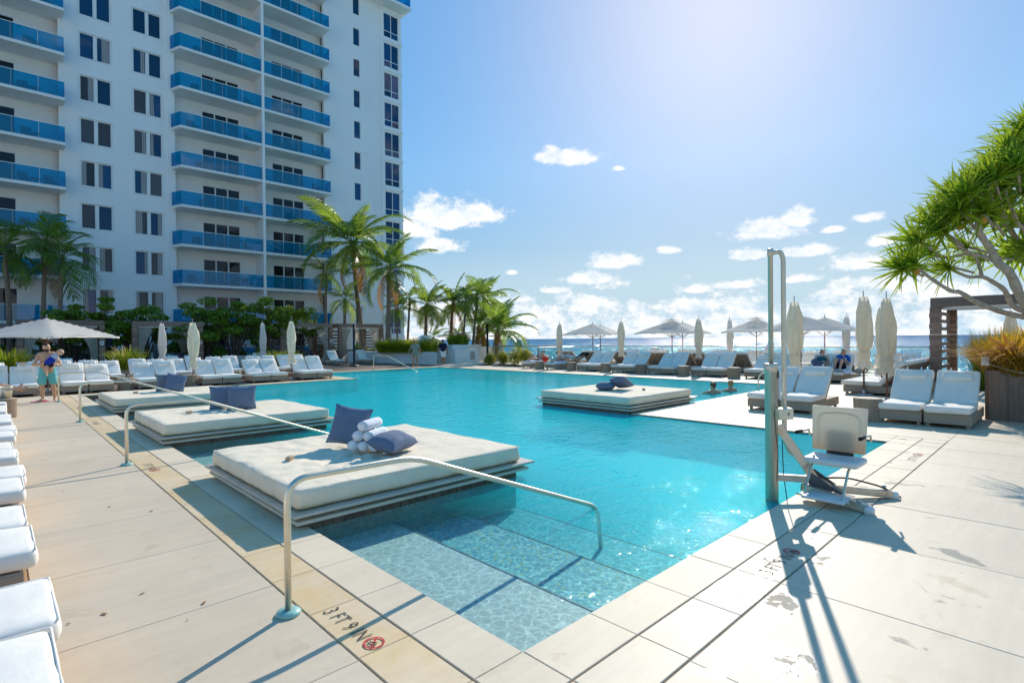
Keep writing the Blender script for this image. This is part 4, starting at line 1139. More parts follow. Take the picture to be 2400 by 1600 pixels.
for x in (0, .58): MB().tube(bend_path([(x, -.55, 0), (x, -.50, .72), (x, .14, .50), (x, .17, -.9)], .18, 6), .024, 8).build('rail_tube', 'steel', t_, True)
for z in (-.25, -.55): MB().box(.02, .56, .12, .22, z, z+.03).build('tread', 'steel', t_)

# ------------------------------------------------------------------ pool lift
PL = Vector((6.09, 2.29, 0))
lift = thing('pool_lift', 'steel pool access lift with a translucent plastic seat at the pool edge', 'pool lift', (PL.x, PL.y, 0))
def lp(x, y, z): return (x-PL.x, y-PL.y, z)
MB().lathe([(.066, -1.15), (.066, 1.36), (.072, 1.362), (.072, 1.455), (.066, 1.46), (.02, 1.461)], 28).build('mast', 'mast_steel', lift, True)
MB().lathe([(.026, 1.45), (.026, 2.62), (.031, 2.622), (.031, 2.70), (.02, 2.705)], 18).build('ram', 'mast_steel', lift, True)
MB().box(-.012, .016, -.078, -.07, 1.30, 1.38).build('rating_label', 'card_ink', lift)
MB().bev(.030, .072, -.072, -.05, 1.08, 1.36, .004).build('instruction_label', 'card_white', lift)
tp = [(0, 0, 2.66), (.12, -.065, 2.675), lp(6.225, 2.205, 2.60), lp(6.225, 2.205, .62), lp(6.27, 2.16, .46), lp(6.42, 1.95, .39), lp(6.62, 1.80, .385)]
MB().tube(bend_path(tp, .13, 6), .0255, 14).build('carriage_tube', 'mast_steel', lift, True)
MB().bev(-.01, .17, -.13, -.03, .86, .98, .008, Matrix.Rotation(R(-28), 4, 'Z')).build('guide_bracket', 'steel', lift)
MB().lathe([(.022, 0), (.022, .02)], 12).build('bracket_bolt', 'black_metal', lift, M=Matrix.Translation((.05, -.15, .92)) @ Matrix.Rotation(R(90), 4, 'X'))
# seat shell faces -X, back plate in the plane X = 6.72
seat = MB().rbox(6.30-PL.x, 6.70-PL.x, 1.53-PL.y, 2.06-PL.y, .385, .455, .034, (5, 6, 1), lambda p: Vector((p.x, p.y, p.z - .02*math.exp(-(((p.x-.42)/.16)**2+((p.y+.49)/.2)**2))))).build('seat_shell', 'white_plastic', lift, True)
bk = Matrix.Translation(lp(6.715, 1.81, .475)) @ Matrix.Rotation(R(7), 4, 'Y')
bp = MB().rbox(-.016, .016, -.275, .275, 0, .49, .0155, (1, 8, 8), lambda p: Vector((p.x + .03*(p.y/.275)**2*-1, p.y*(1-.06*(1-p.z/.49)), p.z))).build('back_plate', 'lift_plastic', lift, True, M=bk)
rim = bend_path([(-.022, -.20, .06), (-.024, -.21, .40), (-.022, 0, .43), (-.024, .21, .40), (-.022, .20, .06)], .08, 5)
MB().tube(rim, .006, 6).build('moulded_rib', 'lift_plastic', bp, True)
MB().bev(.02, .07, -.13, .13, -.16, .24, .01).build('back_bracket', 'black_metal', bp)
for s_, n_ in ((-1, 0), (1, 1)):
    y = 1.81+s_*.30
    MB().tube([lp(6.74, y, .62), lp(6.70, y, .69), lp(6.44, y, .70)], .011, 8).build('arm_bar', 'steel', lift, True)
    MB().tube([lp(6.46, y, .70), lp(6.31, y, .705)], .020, 10).build('arm_grip', 'black_rubber', lift, True)
for y in (1.62, 1.97): MB().tube(bend_path([lp(6.50, y, .385), lp(6.33, y, .375), lp(6.10, y, .10), lp(6.05, y, .085)], .05, 4), .013, 8).build('footrest_tube', 'steel', lift, True)
MB().tube([lp(6.08, 1.55, .095), lp(6.08, 2.04, .095)], .011, 8).build('footrest_bar', 'steel', lift)
MB().rbox(6.02-PL.x, 6.28-PL.x, 1.58-PL.y, 1.98-PL.y, .075, .11, .016, (2, 3, 1)).build('footrest_plate', 'white_plastic', lift, True)
# base frame: an arm from the mast, a folded plate and two legs bolted to the deck
def bar(a, b, w, h, name, mat):
    a, b = Vector(a), Vector(b); d = b-a; L = d.length
    q = d.to_track_quat('X', 'Z').to_matrix().to_4x4()
    return MB().bev(0, L, -w/2, w/2, -h/2, h/2, .006).build(name, mat, lift, M=Matrix.Translation(a) @ q)
bar(lp(6.14, 2.25, .22), lp(6.36, 2.02, .20), .06, .07, 'base_arm', 'steel_rusty')
bar(lp(6.13, 2.24, .78), lp(6.44, 1.92, .12), .035, .09, 'base_brace', 'steel_rusty')
bar(lp(6.34, 2.06, .12), lp(6.20, 1.43, .045), .085, .075, 'base_leg', 'steel_rusty')
bar(lp(6.44, 1.98, .12), lp(6.95, 1.38, .045), .085, .075, 'base_leg', 'steel_rusty')
pv = [lp(6.34, 2.02, .30), lp(6.46, 1.98, .30), lp(6.62, 1.74, .085), lp(6.38, 1.66, .085), lp(6.36, 2.0, .09)]
MB().add(pv, [(0, 1, 2, 3), (0, 3, 4), (0, 4, 2, 1), (2, 4, 3)]).build('cover_plate', 'grey_plate', lift)
for (x, y) in ((6.19, 1.41), (6.965, 1.36)):
    MB().lathe([(.05, 0), (.05, .05), (.035, .07), (.0, .072)], 16).build('anchor_boot', 'white_plastic', lift, True, lp(x, y, 0)); MB().lathe([(.022, .07), (.022, .095), (.0, .10)], 10).build('anchor_bolt', 'steel_rusty', lift, True, lp(x+.02, y+.09, .02))
MB().tube(bend_path([lp(6.52, 1.92, .20), lp(6.68, 1.72, .21), lp(6.90, 1.45, .12), lp(7.0, 1.30, .012)], .1, 5), .010, 6).build('hose', 'black_rubber', lift, True)
MB().tube(bend_path([lp(6.20, 2.22, .62), lp(6.20, 2.21, .25), lp(6.12, 2.14, -.05), lp(6.05, 2.20, -.12)], .06, 4), .005, 5).build('cable', 'black_rubber', lift)
MB().tube(bend_path([lp(6.03, 2.235, .95), lp(6.01, 2.22, .75), lp(6.06, 2.21, .5), lp(6.03, 2.22, .2)], .06, 4), .004, 5).build('wire', 'black_rubber', lift)

# ------------------------------------------------------------------ glass fence on the sea side
def fence(pts, label, top=1.2, rail=.045, spacing=1.55):
    t_ = thing('glass_fence', label, 'fence', (pts[0][0], pts[0][1], 0)); o = Vector((pts[0][0], pts[0][1], 0))
    P = [Vector((x, y, 0))-o for x, y in pts]
    for a, b in zip(P, P[1:]):
        d = b-a; L = d.length; u = d.normalized(); n = max(1, round(L/spacing)); st = L/n
        for i in range(n):
            p, q = a+u*(i*st+.02), a+u*((i+1)*st-.02); w = Vector((-u.y, u.x, 0))*.008
            MB().add([p-w+Vector((0, 0, .06)), q-w+Vector((0, 0, .06)), q+w+Vector((0, 0, .06)), p+w+Vector((0, 0, .06))] + [p-w+Vector((0, 0, top-.02)), q-w+Vector((0, 0, top-.02)), q+w+Vector((0, 0, top-.02)), p+w+Vector((0, 0, top-.02))],
                     [(0, 3, 2, 1), (4, 5, 6, 7), (0, 1, 5, 4), (1, 2, 6, 5), (2, 3, 7, 6), (3, 0, 4, 7)]).build('glass_panel', 'fence_glass', t_)
            MB().box(-.02, .02, -.02, .02, 0, .16).build('clamp', 'rail_metal', t_, loc=a+u*(i*st))
        MB().tube([a+Vector((0, 0, top)), b+Vector((0, 0, top))], rail/2, 8).build('top_rail', 'rail_metal', t_)
    MB().box(-.04, .04, -.04, .04, 0, top).build('end_post', 'rail_metal', t_, loc=P[0])
    return t_
fence([(24.9, 23.6), (31.2, 23.6), (31.2, -9)], 'long glass fence with thin grey rail behind the sea-side loungers', rail=.055)
fence([(27.9, 31.2), (32.2, 28.4)], 'short glass fence with broad rail beside the yellow bushes', rail=.12)
# parapet under the fence
struct('deck_edge', MB().box(34.0, 34.4, -9, 46, -8.6, -.05), 'wall_white')

# ------------------------------------------------------------------ cabanas
def cabana(loc, rz, W, D, H, label, group=None, curtains=True, bed=True, plaque=True):
    """opening on the local -Y side, W along X, D along Y"""
    t_ = thing('cabana', label, 'cabana', loc, rz, group)
    bh = .30
    MB().bev(0, W, 0, .24, H-bh, H, .008).build('beam', 'cabana_wood', t_); MB().bev(0, W, D-.24, D, H-bh, H, .008).build('beam', 'cabana_wood', t_)
    for x in (0, W-.24): MB().bev(x, x+.24, .242, D-.242, H-bh, H-.002, .008).build('beam', 'cabana_beam_wood', t_)
    MB().box(.25, W-.25, .25, D-.25, H-bh+.03, H-bh+.05).build('shade_cloth', 'umbrella_open', t_)
    MB().box(.3, W-.3, .12, .14, H-bh-.10, H-bh-.02).build('curtain_track', 'frame_white', t_)
    n = 15; bhh = (H-bh)/n
    blk = [MB().bev(.004, .276, .004, .276, .003, bhh-.003, .008).mesh('block'), MB().bev(-.012, .284, .0, .28, .003, bhh-.003, .008).mesh('block')]
    for (x, y) in ((-.02, -.02), (W-.26, -.02), (-.02, D-.26), (W-.26, D-.26)):
        p = thing('post', None, None, (x, y, 0)); p.parent = t_
        for i in range(n): obj('block', blk[i % 2], 'cabana_post_wood', p, (0, 0, i*bhh))
    for x in (.03, W-.13):
        for i in range(9): MB().box(x, x+.06, .262, D-.262, .35+i*.26, .35+i*.26+.11).build('slat', 'cabana_beam_wood', t_)
    if curtains:
        for (x0, x1, side) in ((.30, 1.05, 1), (W-1.25, W-.30, -1)):
            for y in (.16, D-.20):
                L = H-bh-.12
                def fn(u, v, x0=x0, x1=x1, side=side, y=y):
                    z = L*(1-v)
                    gather = 1-.62*max(0, math.sin(math.pi*min(1, v*.95)**1.3))*(1 if v > .15 else v/.15)
                    xx = (x0 + (x1-x0)*u*gather) if side > 0 else (x1 - (x1-x0)*(1-u)*gather)
                    return (xx, y + .045*math.sin(u*34+side)*(.5+v*.5) + .02*math.sin(v*9+u*5), max(.12, z))
                MB().grid(40, 12, fn).build('curtain', 'curtain_sheer', t_, True)
    if bed:
        MB().bev(.5, W-.5, D-1.35, D-.35, .06, .38, .02).build('sofa_base', 'wicker', t_)
        MB().rbox(.52, W-.52, D-1.37, D-.40, .385, .52, .05, (6, 4, 1)).build('sofa_cushion', 'pillow_taupe', t_, True)
        for i in range(3):
            q = obj('back_cushion', PILL[1], 'pillow_taupe', t_, (.9+i*(W-1.8)/2, D-.55, .80)); q.rotation_euler = (R(78), 0, R(4*i-4)); q.scale = (1.5, 1.05, 1)
    if plaque:
        pq = MB().box(W-.235, W-.045, -.052, -.04, 1.62, 1.86).build('number_plaque', 'card_white', t_)
        MB().box(W-.17, W-.11, -.0548, -.0525, 1.68, 1.78).build('plaque_mark', 'card_ink', pq)
    return t_
cabana((.85, 40.5, 0), 0, 3.9, 3.2, 3.1, 'wooden cabana with tied curtains behind the open cream umbrella')
cabana((6.15, 40.5, 0), 0, 3.9, 3.2, 3.1, 'wooden cabana with tied curtains behind the grass clump and closed umbrellas')
cabana((15.2, 40.5, 0), 0, 4.0, 3.2, 3.12, 'wooden cabana with tied curtains left of the black lamp post')
cabana((19.75, 40.5, 0), 0, 3.95, 3.2, 3.12, 'wooden cabana with tied curtains behind the black lamp post')
cabana((-4.6, 40.5, 0), 0, 3.9, 3.2, 3.1, 'wooden cabana half hidden behind the leaning palm trunk')
cabana((21.9, 3.25, 0), R(-90), 4.3, 3.6, 2.95, 'open wooden pergola before the sea behind the pandanus', None, False, False, False)

# ------------------------------------------------------------------ lamps, walls, planters
def lamp_post(loc, h, label, head='box'):
    t_ = thing('lamp_post', label, 'lamp post', loc)
    MB().lathe([(.34, 0), (.34, .05), (.12, .09), (.085, .14), (.085, h)], 16).build('post', 'black_metal', t_, True)
    if head == 'box': MB().bev(-.16, .16, -.16, .16, h, h+.32, .02).build('lamp_head', 'pillow_taupe', t_)
    else:
        MB().rbox(.02, .26, -.16, .02, h-.55, h-.40, .03, (2, 2, 1)).build('lamp_head', 'block_wood', t_); MB().tube([(0, 0, h-.5), (.12, -.05, h-.48)], .03, 6).build('lamp_arm', 'black_metal', t_)
    return t_
lamp_post((17.65, 34.0, 0), 2.85, 'black lamp post with copper spotlight before the cabanas', 'spot'); lamp_post((27.6, 31.6, 0), 2.95, 'black lamp post with pale box head beside the glass fence')
def wallthing(mb, label, cat='wall', name='low_wall', mat='wall_white'):
    xs = [p[0] for p in mb.v]; ys_ = [p[1] for p in mb.v]; o = Vector((sum(xs)/len(xs), sum(ys_)/len(ys_), 0))
    mb.v = [(x-o.x, y-o.y, z) for x, y, z in mb.v]
    return tag(mb.build(name, mat, loc=o), label, cat)
pw = thing('planter', 'long white planter wall with two step lights, grass above', 'planter', (22.7, 31.7, 0))
MB().add([(0, 0, 0), (1.25, 3.0, 0), (-1.0, 9.5, 0), (-2.2, 9.0, 0), (-.12, 2.5, 0)] + [(0, 0, .88), (1.25, 3.0, .88), (-1.0, 9.5, .88), (-2.2, 9.0, .88), (-.12, 2.5, .88)],
         [(4, 3, 2, 1, 0), (5, 6, 7, 8, 9), (0, 1, 6, 5), (1, 2, 7, 6), (2, 3, 8, 7), (3, 4, 9, 8), (4, 0, 5, 9)]).build('wall', 'wall_white', pw)
MB().box(-.02, .05, -.12, -.0, .0, .88).build('wall_end', 'wall_white', pw)
for q in (Vector((-.35, 3.5, .42)), Vector((.45, 1.05, .42))): MB().box(-.05, .05, -.05, .05, -.09, .09).build('step_light', 'black_metal', pw, loc=q)
wallthing(MB().box(25.2, 28.2, 33.0, 37.5, 0, 1.35), 'taller white planter wall behind the man in navy', 'planter', 'planter')
wallthing(MB().box(24.6, 26.9, 31.8, 33.0, 0, 1.02), 'white stair wall with a vent behind the man in navy', 'wall', 'low_wall')
wallthing(MB().box(28.2, 31.0, 34.2, 34.5, 0, 1.15), 'low white wall reaching towards the lamp with the pale head', 'wall', 'low_wall')
v_ = MB().box(26.05, 26.45, 31.765, 31.795, .25, .85).build('vent_panel', 'pillow_taupe'); v_.parent = [o for o in bpy.data.objects if o.get('label', '').startswith('white stair wall')][0]; v_.location = -v_.parent.location
def life_ring(loc, rot, label, R_=.37, r_=.085):
    t_ = thing('life_ring', label, 'life ring', loc); t_.rotation_euler = rot
    V = []; F = []; n, m = 32, 12
    for i in range(n):
        a = 2*math.pi*i/n
        for j in range(m):
            b = 2*math.pi*j/m; V.append(((R_+r_*math.cos(b))*math.cos(a), r_*.8*math.sin(b), (R_+r_*math.cos(b))*math.sin(a)))
    F = [(i*m+j, i*m+(j+1) % m, ((i+1) % n)*m+(j+1) % m, ((i+1) % n)*m+j) for i in range(n) for j in range(m)]
    MB().add(V, F).build('ring', 'white_plastic', t_, True)
    for k in range(4):
        a = k*math.pi/2+.4; c_ = Vector((R_*math.cos(a), 0, R_*math.sin(a)))
        MB().lathe([(r_*1.06, -.035), (r_*1.06, .035)], 14, cap=False).build('band', 'shirt_grey', t_, True, M=Matrix.Translation(c_) @ Matrix.Rotation(-a, 4, 'Y'))
    rp = [((R_+r_*1.25)*math.cos(a_)*(1.0+.05*math.sin(8*a_)), .02, (R_+r_*1.25)*math.sin(a_)*(1.0+.05*math.sin(8*a_))) for a_ in [2*math.pi*i/40 for i in range(41)]]
    MB().tube(rp, .008, 5).build('rope', 'cushion_white', t_)
    return t_
t_ = thing('ring_stand', 'white post that carries the life ring beside the man in navy', 'post', (22.9, 33.35, .88)); MB().box(-.03, .03, -.03, .03, 0, 1.2).build('post', 'white_metal', t_); MB().bev(-.2, .2, -.025, .025, .35, 1.1, .01).build('back_board', 'white_metal', t_)
life_ring((22.85, 33.22, 1.62), (0, 0, R(-20)), 'white life ring above the planter beside the man in navy')
# wooden planter with the pandanus
pl = thing('plank_planter', 'dark plank planter box under the pandanus, full of rust grass', 'planter', (14.72, -4.2, 0))
MB().box(.04, 3.6, .0, 5.44, 0, .92).build('soil_box', 'soil', pl)
_pk = MB().bev(-.02, .038, .004, .296, 0, 1.02, .005).mesh('plank'); _pk2 = MB().bev(.004, .296, -.02, .038, 0, 1.02, .005).mesh('plank')
for i in range(18): obj('plank', _pk, 'planter_wood', pl, (0, 5.44-.3*(i+1), .0))
for i in range(12): obj('plank', _pk2, 'planter_wood', pl, (.04+i*.3, 5.46, 0))
life_ring((14.60, .12, .62), (0, 0, R(-90)), 'white life ring with rope hanging on the plank planter', .36, .085)
# string light cord and tag on the planter
t_ = thing('rope_light', 'pale cord slung along the plank planter with a white tag', 'cord', (14.66, 1.1, 1.0))
MB().tube(bend_path([(.0, .22, .18), (-.02, .0, .10), (-.03, -.35, -.02), (-.02, -.9, -.06), (-.02, -1.6, -.02)], .2, 4), .014, 6).build('cord', 'pillow_taupe', t_); MB().box(-.035, -.02, .12, .24, .12, .30).build('tag', 'card_white', t_); MB().box(-.04, -.028, -.52, -.42, -.24, -.12).build('switch_box', 'card_white', t_)
# drinks console
t_ = thing('console_table', 'pale two-shelf console table beside the pergola post', 'table', (21.6, 4.35, 0)); t_.rotation_euler = (0, 0, R(-15))
for (x, y) in ((-.35, -.2), (.35, -.2), (-.35, .2), (.35, .2)): MB().box(x-.025, x+.025, y-.025, y+.025, 0, 1.08).build('leg', 'white_metal', t_)
MB().bev(-.4, .4, -.24, .24, 1.08, 1.12, .006).build('table_top', 'log_top', t_); MB().bev(-.37, .37, -.22, .22, .56, .59, .004).build('shelf', 'log_top', t_); MB().box(-.3, .2, -.15, .15, .60, .80).build('towel_stack', 'towel_white', t_)
t_ = thing('drink_dispenser', 'glass drink dispenser with orange slices on the console', 'jar', (21.45, 4.42, 1.12))
MB().lathe([(.11, 0), (.13, .03), (.13, .22), (.115, .27), (.12, .285)], 20).build('jar', 'clear_glass', t_, True); MB().lathe([(.115, .02), (.115, .17)], 20).build('water', 'card_white', t_, True); MB().lathe([(.125, .29), (.125, .31), (.02, .315), (.02, .335)], 18).build('lid', 'rail_metal', t_, True)
for i in range(6):
    MB().lathe([(.04, -.006), (.04, .006)], 12).build('orange_slice', 'fruit_orange', t_, M=Matrix.Translation((.06*math.cos(i), .06*math.sin(i), .19+.008*i)) @ Matrix.Rotation(i*.7, 4, 'X'))
t_ = thing('napkin_crate', 'small brown crate beside the drink dispenser', 'crate', (21.78, 4.30, 1.12)); 
for z in (0, .08, .16): MB().box(-.12, .12, -.1, -.085, z, z+.06).build('slat', 'cabana_wood', t_); MB().box(-.12, .12, .085, .1, z, z+.06).build('slat', 'cabana_wood', t_)
for x in (-.12, .105): MB().box(x, x+.015, -.084, .084, 0, .22).build('side', 'cabana_wood', t_)
# cafe chairs behind the first rows (white tube frames)
def tube_chair():
    t_ = thing('tube_chair', 'chair', 'chair')
    for x in (0, .6):
        MB().tube([(x, 0, 0), (x, 0, .62), (x, .55, .62), (x, .75, .95)], .022, 6).build('side_frame', 'white_metal', t_); MB().tube([(x, .55, .62), (x, .55, 0)], .022, 6).build('leg', 'white_metal', t_)
    MB().bev(.02, .58, .05, .58, .36, .42, .01).build('seat', 'pillow_taupe', t_); MB().bev(.02, .58, 0, .55, 0, .03, .008).build('backrest', 'pillow_taupe', t_, M=Matrix.Translation((0, .56, .42)) @ Matrix.Rotation(R(72), 4, 'X'))
    return t_
p = tube_chair()
for x, y, rz, lb in ((1.0, 30.9, .5, 'white tube-framed chair beside the left grass clump'), (4.1, 31.6, -.6, 'white tube-framed chair left of the plumed grass clump'), (6.6, 31.2, .6, 'white tube-framed chair right of the plumed grass clump'), (9.6, 33.0, -.7, 'white tube-framed chair beside the yellow grass'), (13.2, 33.4, .5, 'white tube-framed chair behind the deck point tip')): place(p, (x, y, 0), rz, lb)
drop(p)
# small things on the walk
for i, (x, y) in enumerate(((.86, 21.55), (1.02, 21.52))):
    t_ = thing('sandal', 'pink sandal lying beside the barefoot man', 'sandal', (x, y, 0), .5*i-1.9, 'pair of pink sandals')
    MB().rbox(-.045, .045, -.13, .13, 0, .022, .010, (2, 4, 1)).build('sole', 'sandal_pink', t_, True); MB().tube([(-.045, .0, .015), (-.02, .04, .05), (0, .09, .02), (.02, .04, .05), (.045, 0, .015)], .009, 5).build('strap', 'sandal_pink', t_)
t_ = thing('ice_bucket', 'steel ice bucket on a log at the edge of the walk', 'bucket', (.16, 17.55, .47))
MB().lathe([(.10, 0), (.13, .26), (.138, .27), (.128, .265), (.10, .03)], 24).build('bucket_wall', 'steel', t_, True); MB().lathe([(.134, .18), (.138, .2), (.134, .22)], 24, cap=False).build('band', 'rail_metal', t_, True)
t_ = make_log(6, .2, .46); t_.location = (.16, 17.55, 0); t_['label'] = 'narrow log stool under the steel ice bucket'
rl2 = random.Random(5)
for i in range(9):
    x, y = rl2.uniform(.3, 1.2), rl2.uniform(3.2, 8.5); s_ = rl2.uniform(.01, .025); a = rl2.uniform(0, 6)
    o = MB().grid(4, 2, lambda u, v: ((u-.5)*2*s_, (v-.5)*s_*(1-(u*2-1)**2+.05), .012*(u-.5)**2+.004)).build('fallen_leaf', 'dry_leaf', loc=(x, y, .001)); o.rotation_euler = (0, 0, a)
    tag(o, 'small dry leaf lying on the pale walk', 'leaf', 'dry leaves on the walk')
# ------------------------------------------------------------------ plants
def frond_mesh(L, droop, seed, dead=False, nl=34, wide=1.0, stiff=0.0):
    rr = random.Random(seed); mb = MB()
    n = 12; P = []
    p = Vector((0, 0, 0)); a = 0.0
    for i in range(n+1):
        P.append(p.copy()); u = i/n
        a = -droop*(u**1.6)
        p = p + Vector((math.cos(a), 0, math.sin(a)))*(L/n)
    mb.tube(P, [.028*(1-.85*i/n) for i in range(n+1)], 5, False)
    def at(u):
        x = u*n; i = min(n-1, int(x)); f = x-i; return P[i].lerp(P[i+1], f), (P[i+1]-P[i]).normalized()
    for k in range(nl):
        u = .14+.86*(k+.5)/nl
        c, tg = at(u)
        ll = L*.25*wide*(math.sin(math.pi*(.10+.82*u))**.7)*rr.uniform(.85, 1.12)
        for s_ in (-1, 1):
            fwd = .45+.75*u+rr.uniform(-.10, .10); dn = .28+.25*rr.random()+(.9 if dead else 0)-stiff
            d0 = (tg*math.sin(fwd)+Vector((0, s_, 0))*math.cos(fwd)+Vector((0, 0, .12))).normalized()
            d1 = (d0+Vector((0, 0, -dn))).normalized(); d2 = (d1+Vector((0, 0, -dn*1.4))).normalized()
            w = .030*wide*L/3.2*rr.uniform(.8, 1.2); b = tg*w
            q1 = c+d0*ll*.35; q2 = q1+d1*ll*.35; q3 = q2+d2*ll*.30
            mb.add([c-b*.6, c+b*.6, q1+b, q1-b, q2+b*.8, q2-b*.8, q3], [(0, 1, 2, 3), (3, 2, 4, 5), (5, 4, 6)])
    return mb.mesh('frond', False)
FR = [frond_mesh(3.2, d, i, False, 46, 1.2) for i, d in enumerate((.55, .9, 1.2, 1.5, .75, 1.9))]
FRD = [frond_mesh(3.0, 1.2, 40, True), frond_mesh(3.0, .8, 41, True)]
FRA = [frond_mesh(2.4, d, 50+i, False, 30, 1.6) for i, d in enumerate((.7, 1.1, 1.5))]      # broad-leaved small palms
TRUNKS = {}
def palm(crown, base, size, label, nf=18, seed=0, shaft=False, wind=None, dead=2, mat='frond_green', rt=.13, kind=FR, group=None, low=-38):
    """crown and base: points; fronds of about 3.2 m times size"""
    rr = random.Random(seed); crown, base = Vector(crown), Vector(base)
    t_ = thing('palm_tree', label, 'palm tree', base, 0, group)
    c = crown-base; mid = c*.5+Vector((rr.uniform(-.25, .25), rr.uniform(-.25, .25), 0)); P = []; rad = []
    for i in range(15):
        u = i/14; q = mid*2*u*(1-u)+c*u*u; P.append(q); rad.append(rt*(1.25-.45*u if u > .08 else 1.5-.5*u/.08*.4)*(1+.05*(i % 2)))
    MB().tube(P, rad, 10).build('trunk', 'palm_trunk', t_, True)
    if shaft: MB().tube([c-Vector((0, 0, 1.3*size)), c-Vector((0, 0, .7*size)), c+Vector((0, 0, .12))], [rt*.95, rt*1.05, rt*.5], 10).build('crownshaft', 'palm_crownshaft', t_, True)
    else: MB().tube([c-Vector((0, 0, .75*size)), c-Vector((0, 0, .25*size)), c+Vector((0, 0, .15))], [rt*.9, rt*1.7, rt*.8], 10).build('fibre_collar', 'coconut_fibre', t_, True)
    for i in range(nf):
        f = i/(nf-1)
        az = i*2.39996+rr.uniform(-.25, .25); pitch = R(78)*(1-f)**1.1 + R(low)*f + rr.uniform(-.12, .12)
        if wind is not None:
            dlt = (az-wind+math.pi) % (2*math.pi)-math.pi; az = wind+dlt*.72
        isd = i >= nf-dead
        me = rr.choice(FRD) if isd else kind[rr.randrange(len(kind))]
        o = obj('frond', me if not isd else me, None, t_, c+Vector((0, 0, .05)))
        if not me.materials: me.materials.append(MATS['frond_dead' if isd else mat])
        o.rotation_mode = 'XYZ'; o.rotation_euler = (rr.uniform(-.3, .3), -(pitch if not isd else R(-58)), az)
        s_ = size*rr.uniform(.85, 1.1)*(.8 if f < .15 else 1); o.scale = (s_, s_, s_)
        if not isd:
            o.material_slots[0].link = 'OBJECT'; o.material_slots[0].material = MATS[mat if rr.random() < .7 else 'frond_dark']
        if isd and rr.random() < .6: o['label'] = 'yellowed hanging frond'
    return t_
def D(px, py, d): return at_depth(px, py, d)
def B(px, d):
    v_ = at_depth(px, 790, d); return Vector((v_.x, v_.y, 0))
WIND = math.atan2(-.6915, .7224)   # fronds blown towards the sea end
palm(D(826, 572, 45), B(858, 45), 1.62, 'tallest coconut palm with curved trunk before the tower corner', 24, 1, False, None, 3, rt=.17)
palm(D(912, 630, 42.6), B(906, 42.6), 1.25, 'coconut palm with fibrous crown at the right cabana corner', 18, 2, False, None, 2, rt=.17)
palm(D(765, 640, 43.9), B(766, 43.9), .98, 'slender young palm behind the third cabana', 10, 3, True, None, 1, rt=.09, kind=FRA)
palm(D(808, 702, 43.9), B(808, 43.9), .92, 'short green-shafted palm behind the gap of the cabanas', 10, 4, True, None, 0, rt=.12, kind=FRA)
palm(D(932, 722, 46), B(930, 46), .85, 'thin small palm before the tower corner windows', 9, 5, True, None, 0, rt=.07, kind=FRA, mat='frond_dark')
palm(D(960, 700, 47), B(952, 47), .80, 'thin leaning palm right of the tower', 10, 6, True, None, 0, rt=.10, kind=FRA)
palm(D(999, 716, 48), B(995, 48), 1.02, 'windblown coconut palm, first of the seaward cluster', 20, 7, False, WIND, 2, rt=.14)
palm(D(1062, 712, 49), B(1059, 49), 1.06, 'windblown coconut palm with a drooping orange frond', 20, 8, False, WIND, 2, rt=.15)
palm(D(1092, 700, 46.5), B(1082, 46.5), .92, 'bright green feather palm in the middle of the seaward cluster', 12, 9, True, WIND, 0, rt=.09, kind=FRA)
palm(D(1118, 692, 46), B(1104, 46), .98, 'broad bright palm with pale stem in the seaward cluster', 12, 10, True, WIND, 0, rt=.10, kind=FRA)
palm(D(1135, 700, 52), B(1128, 52), 1.05, 'windblown palm behind the pale-stemmed one', 16, 11, False, WIND, 2, rt=.14)
palm(D(1122, 765, 46), B(1118, 46), .78, 'squat brown-skirted palm beside the lamp post', 14, 12, False, WIND, 5, rt=.16)
palm(D(1166, 778, 43), B(1163, 43), 1.12, 'low spreading palm next to the pale-headed lamp', 18, 13, False, WIND, 2, rt=.17, low=-8)
palm(D(1016, 792, 52), B(1016, 52), .62, 'low young palm behind the grass planter', 10, 14, False, None, 0, rt=.10, mat='frond_dark')
palm(D(1072, 786, 52), B(1072, 52), .60, 'low young palm behind the man in navy', 10, 15, False, None, 0, rt=.10)
palm(D(1135, 790, 47), B(1135, 47), .62, 'low dark palm below the squat one', 9, 16, False, None, 0, rt=.10, mat='frond_dark')
palm(D(107, 568, 33.6), B(95, 33.6), 1.12, 'feather palm with a yellowing frond behind the first cabana', 12, 17, True, None, 1, rt=.12, kind=FRA, mat='frond_dark')
palm(D(147, 605, 33.6), B(142, 33.6), 1.12, 'feather palm with green shaft beside the yellowing one', 12, 18, True, None, 0, rt=.12, kind=FRA, mat='frond_dark')
palm(D(12, 590, 33.0), B(24, 32.4), 1.15, 'leaning feather palm at the far left', 12, 19, True, None, 0, rt=.14, kind=FRA)

# leaf masses ------------------------------------------------------
def leaf_cloud(centres, seed, size=(.07, .13), up=.5, fold=True):
    """many separate folded leaves; centres: list of (centre, radii, count)"""
    rs = np.random.RandomState(seed); V = []; F = []
    for c, rad, n in centres:
        u = rs.normal(size=(n, 3)); u /= np.linalg.norm(u, axis=1)[:, None]
        r = rs.uniform(.35, 1, n)**.5
        p = np.array(c)+u*r[:, None]*np.array(rad)
        nn = u*.7+rs.normal(size=(n, 3))*.55+np.array([0, 0, up]); nn /= np.linalg.norm(nn, axis=1)[:, None]
        a = np.cross(nn, rs.normal(size=(n, 3))); a /= np.linalg.norm(a, axis=1)[:, None]; b = np.cross(nn, a)
        s_ = rs.uniform(size[0], size[1], n)[:, None]
        q = np.stack([p-a*s_, p-b*s_*.62+nn*s_*.12, p+a*s_, p+b*s_*.62+nn*s_*.12], 1)
        o = len(V); V.extend(map(tuple, q.reshape(-1, 3)))
        F.extend((o+4*i, o+4*i+1, o+4*i+2, o+4*i+3) for i in range(n))
    mb = MB(); mb.v = V; mb.f = F; return mb
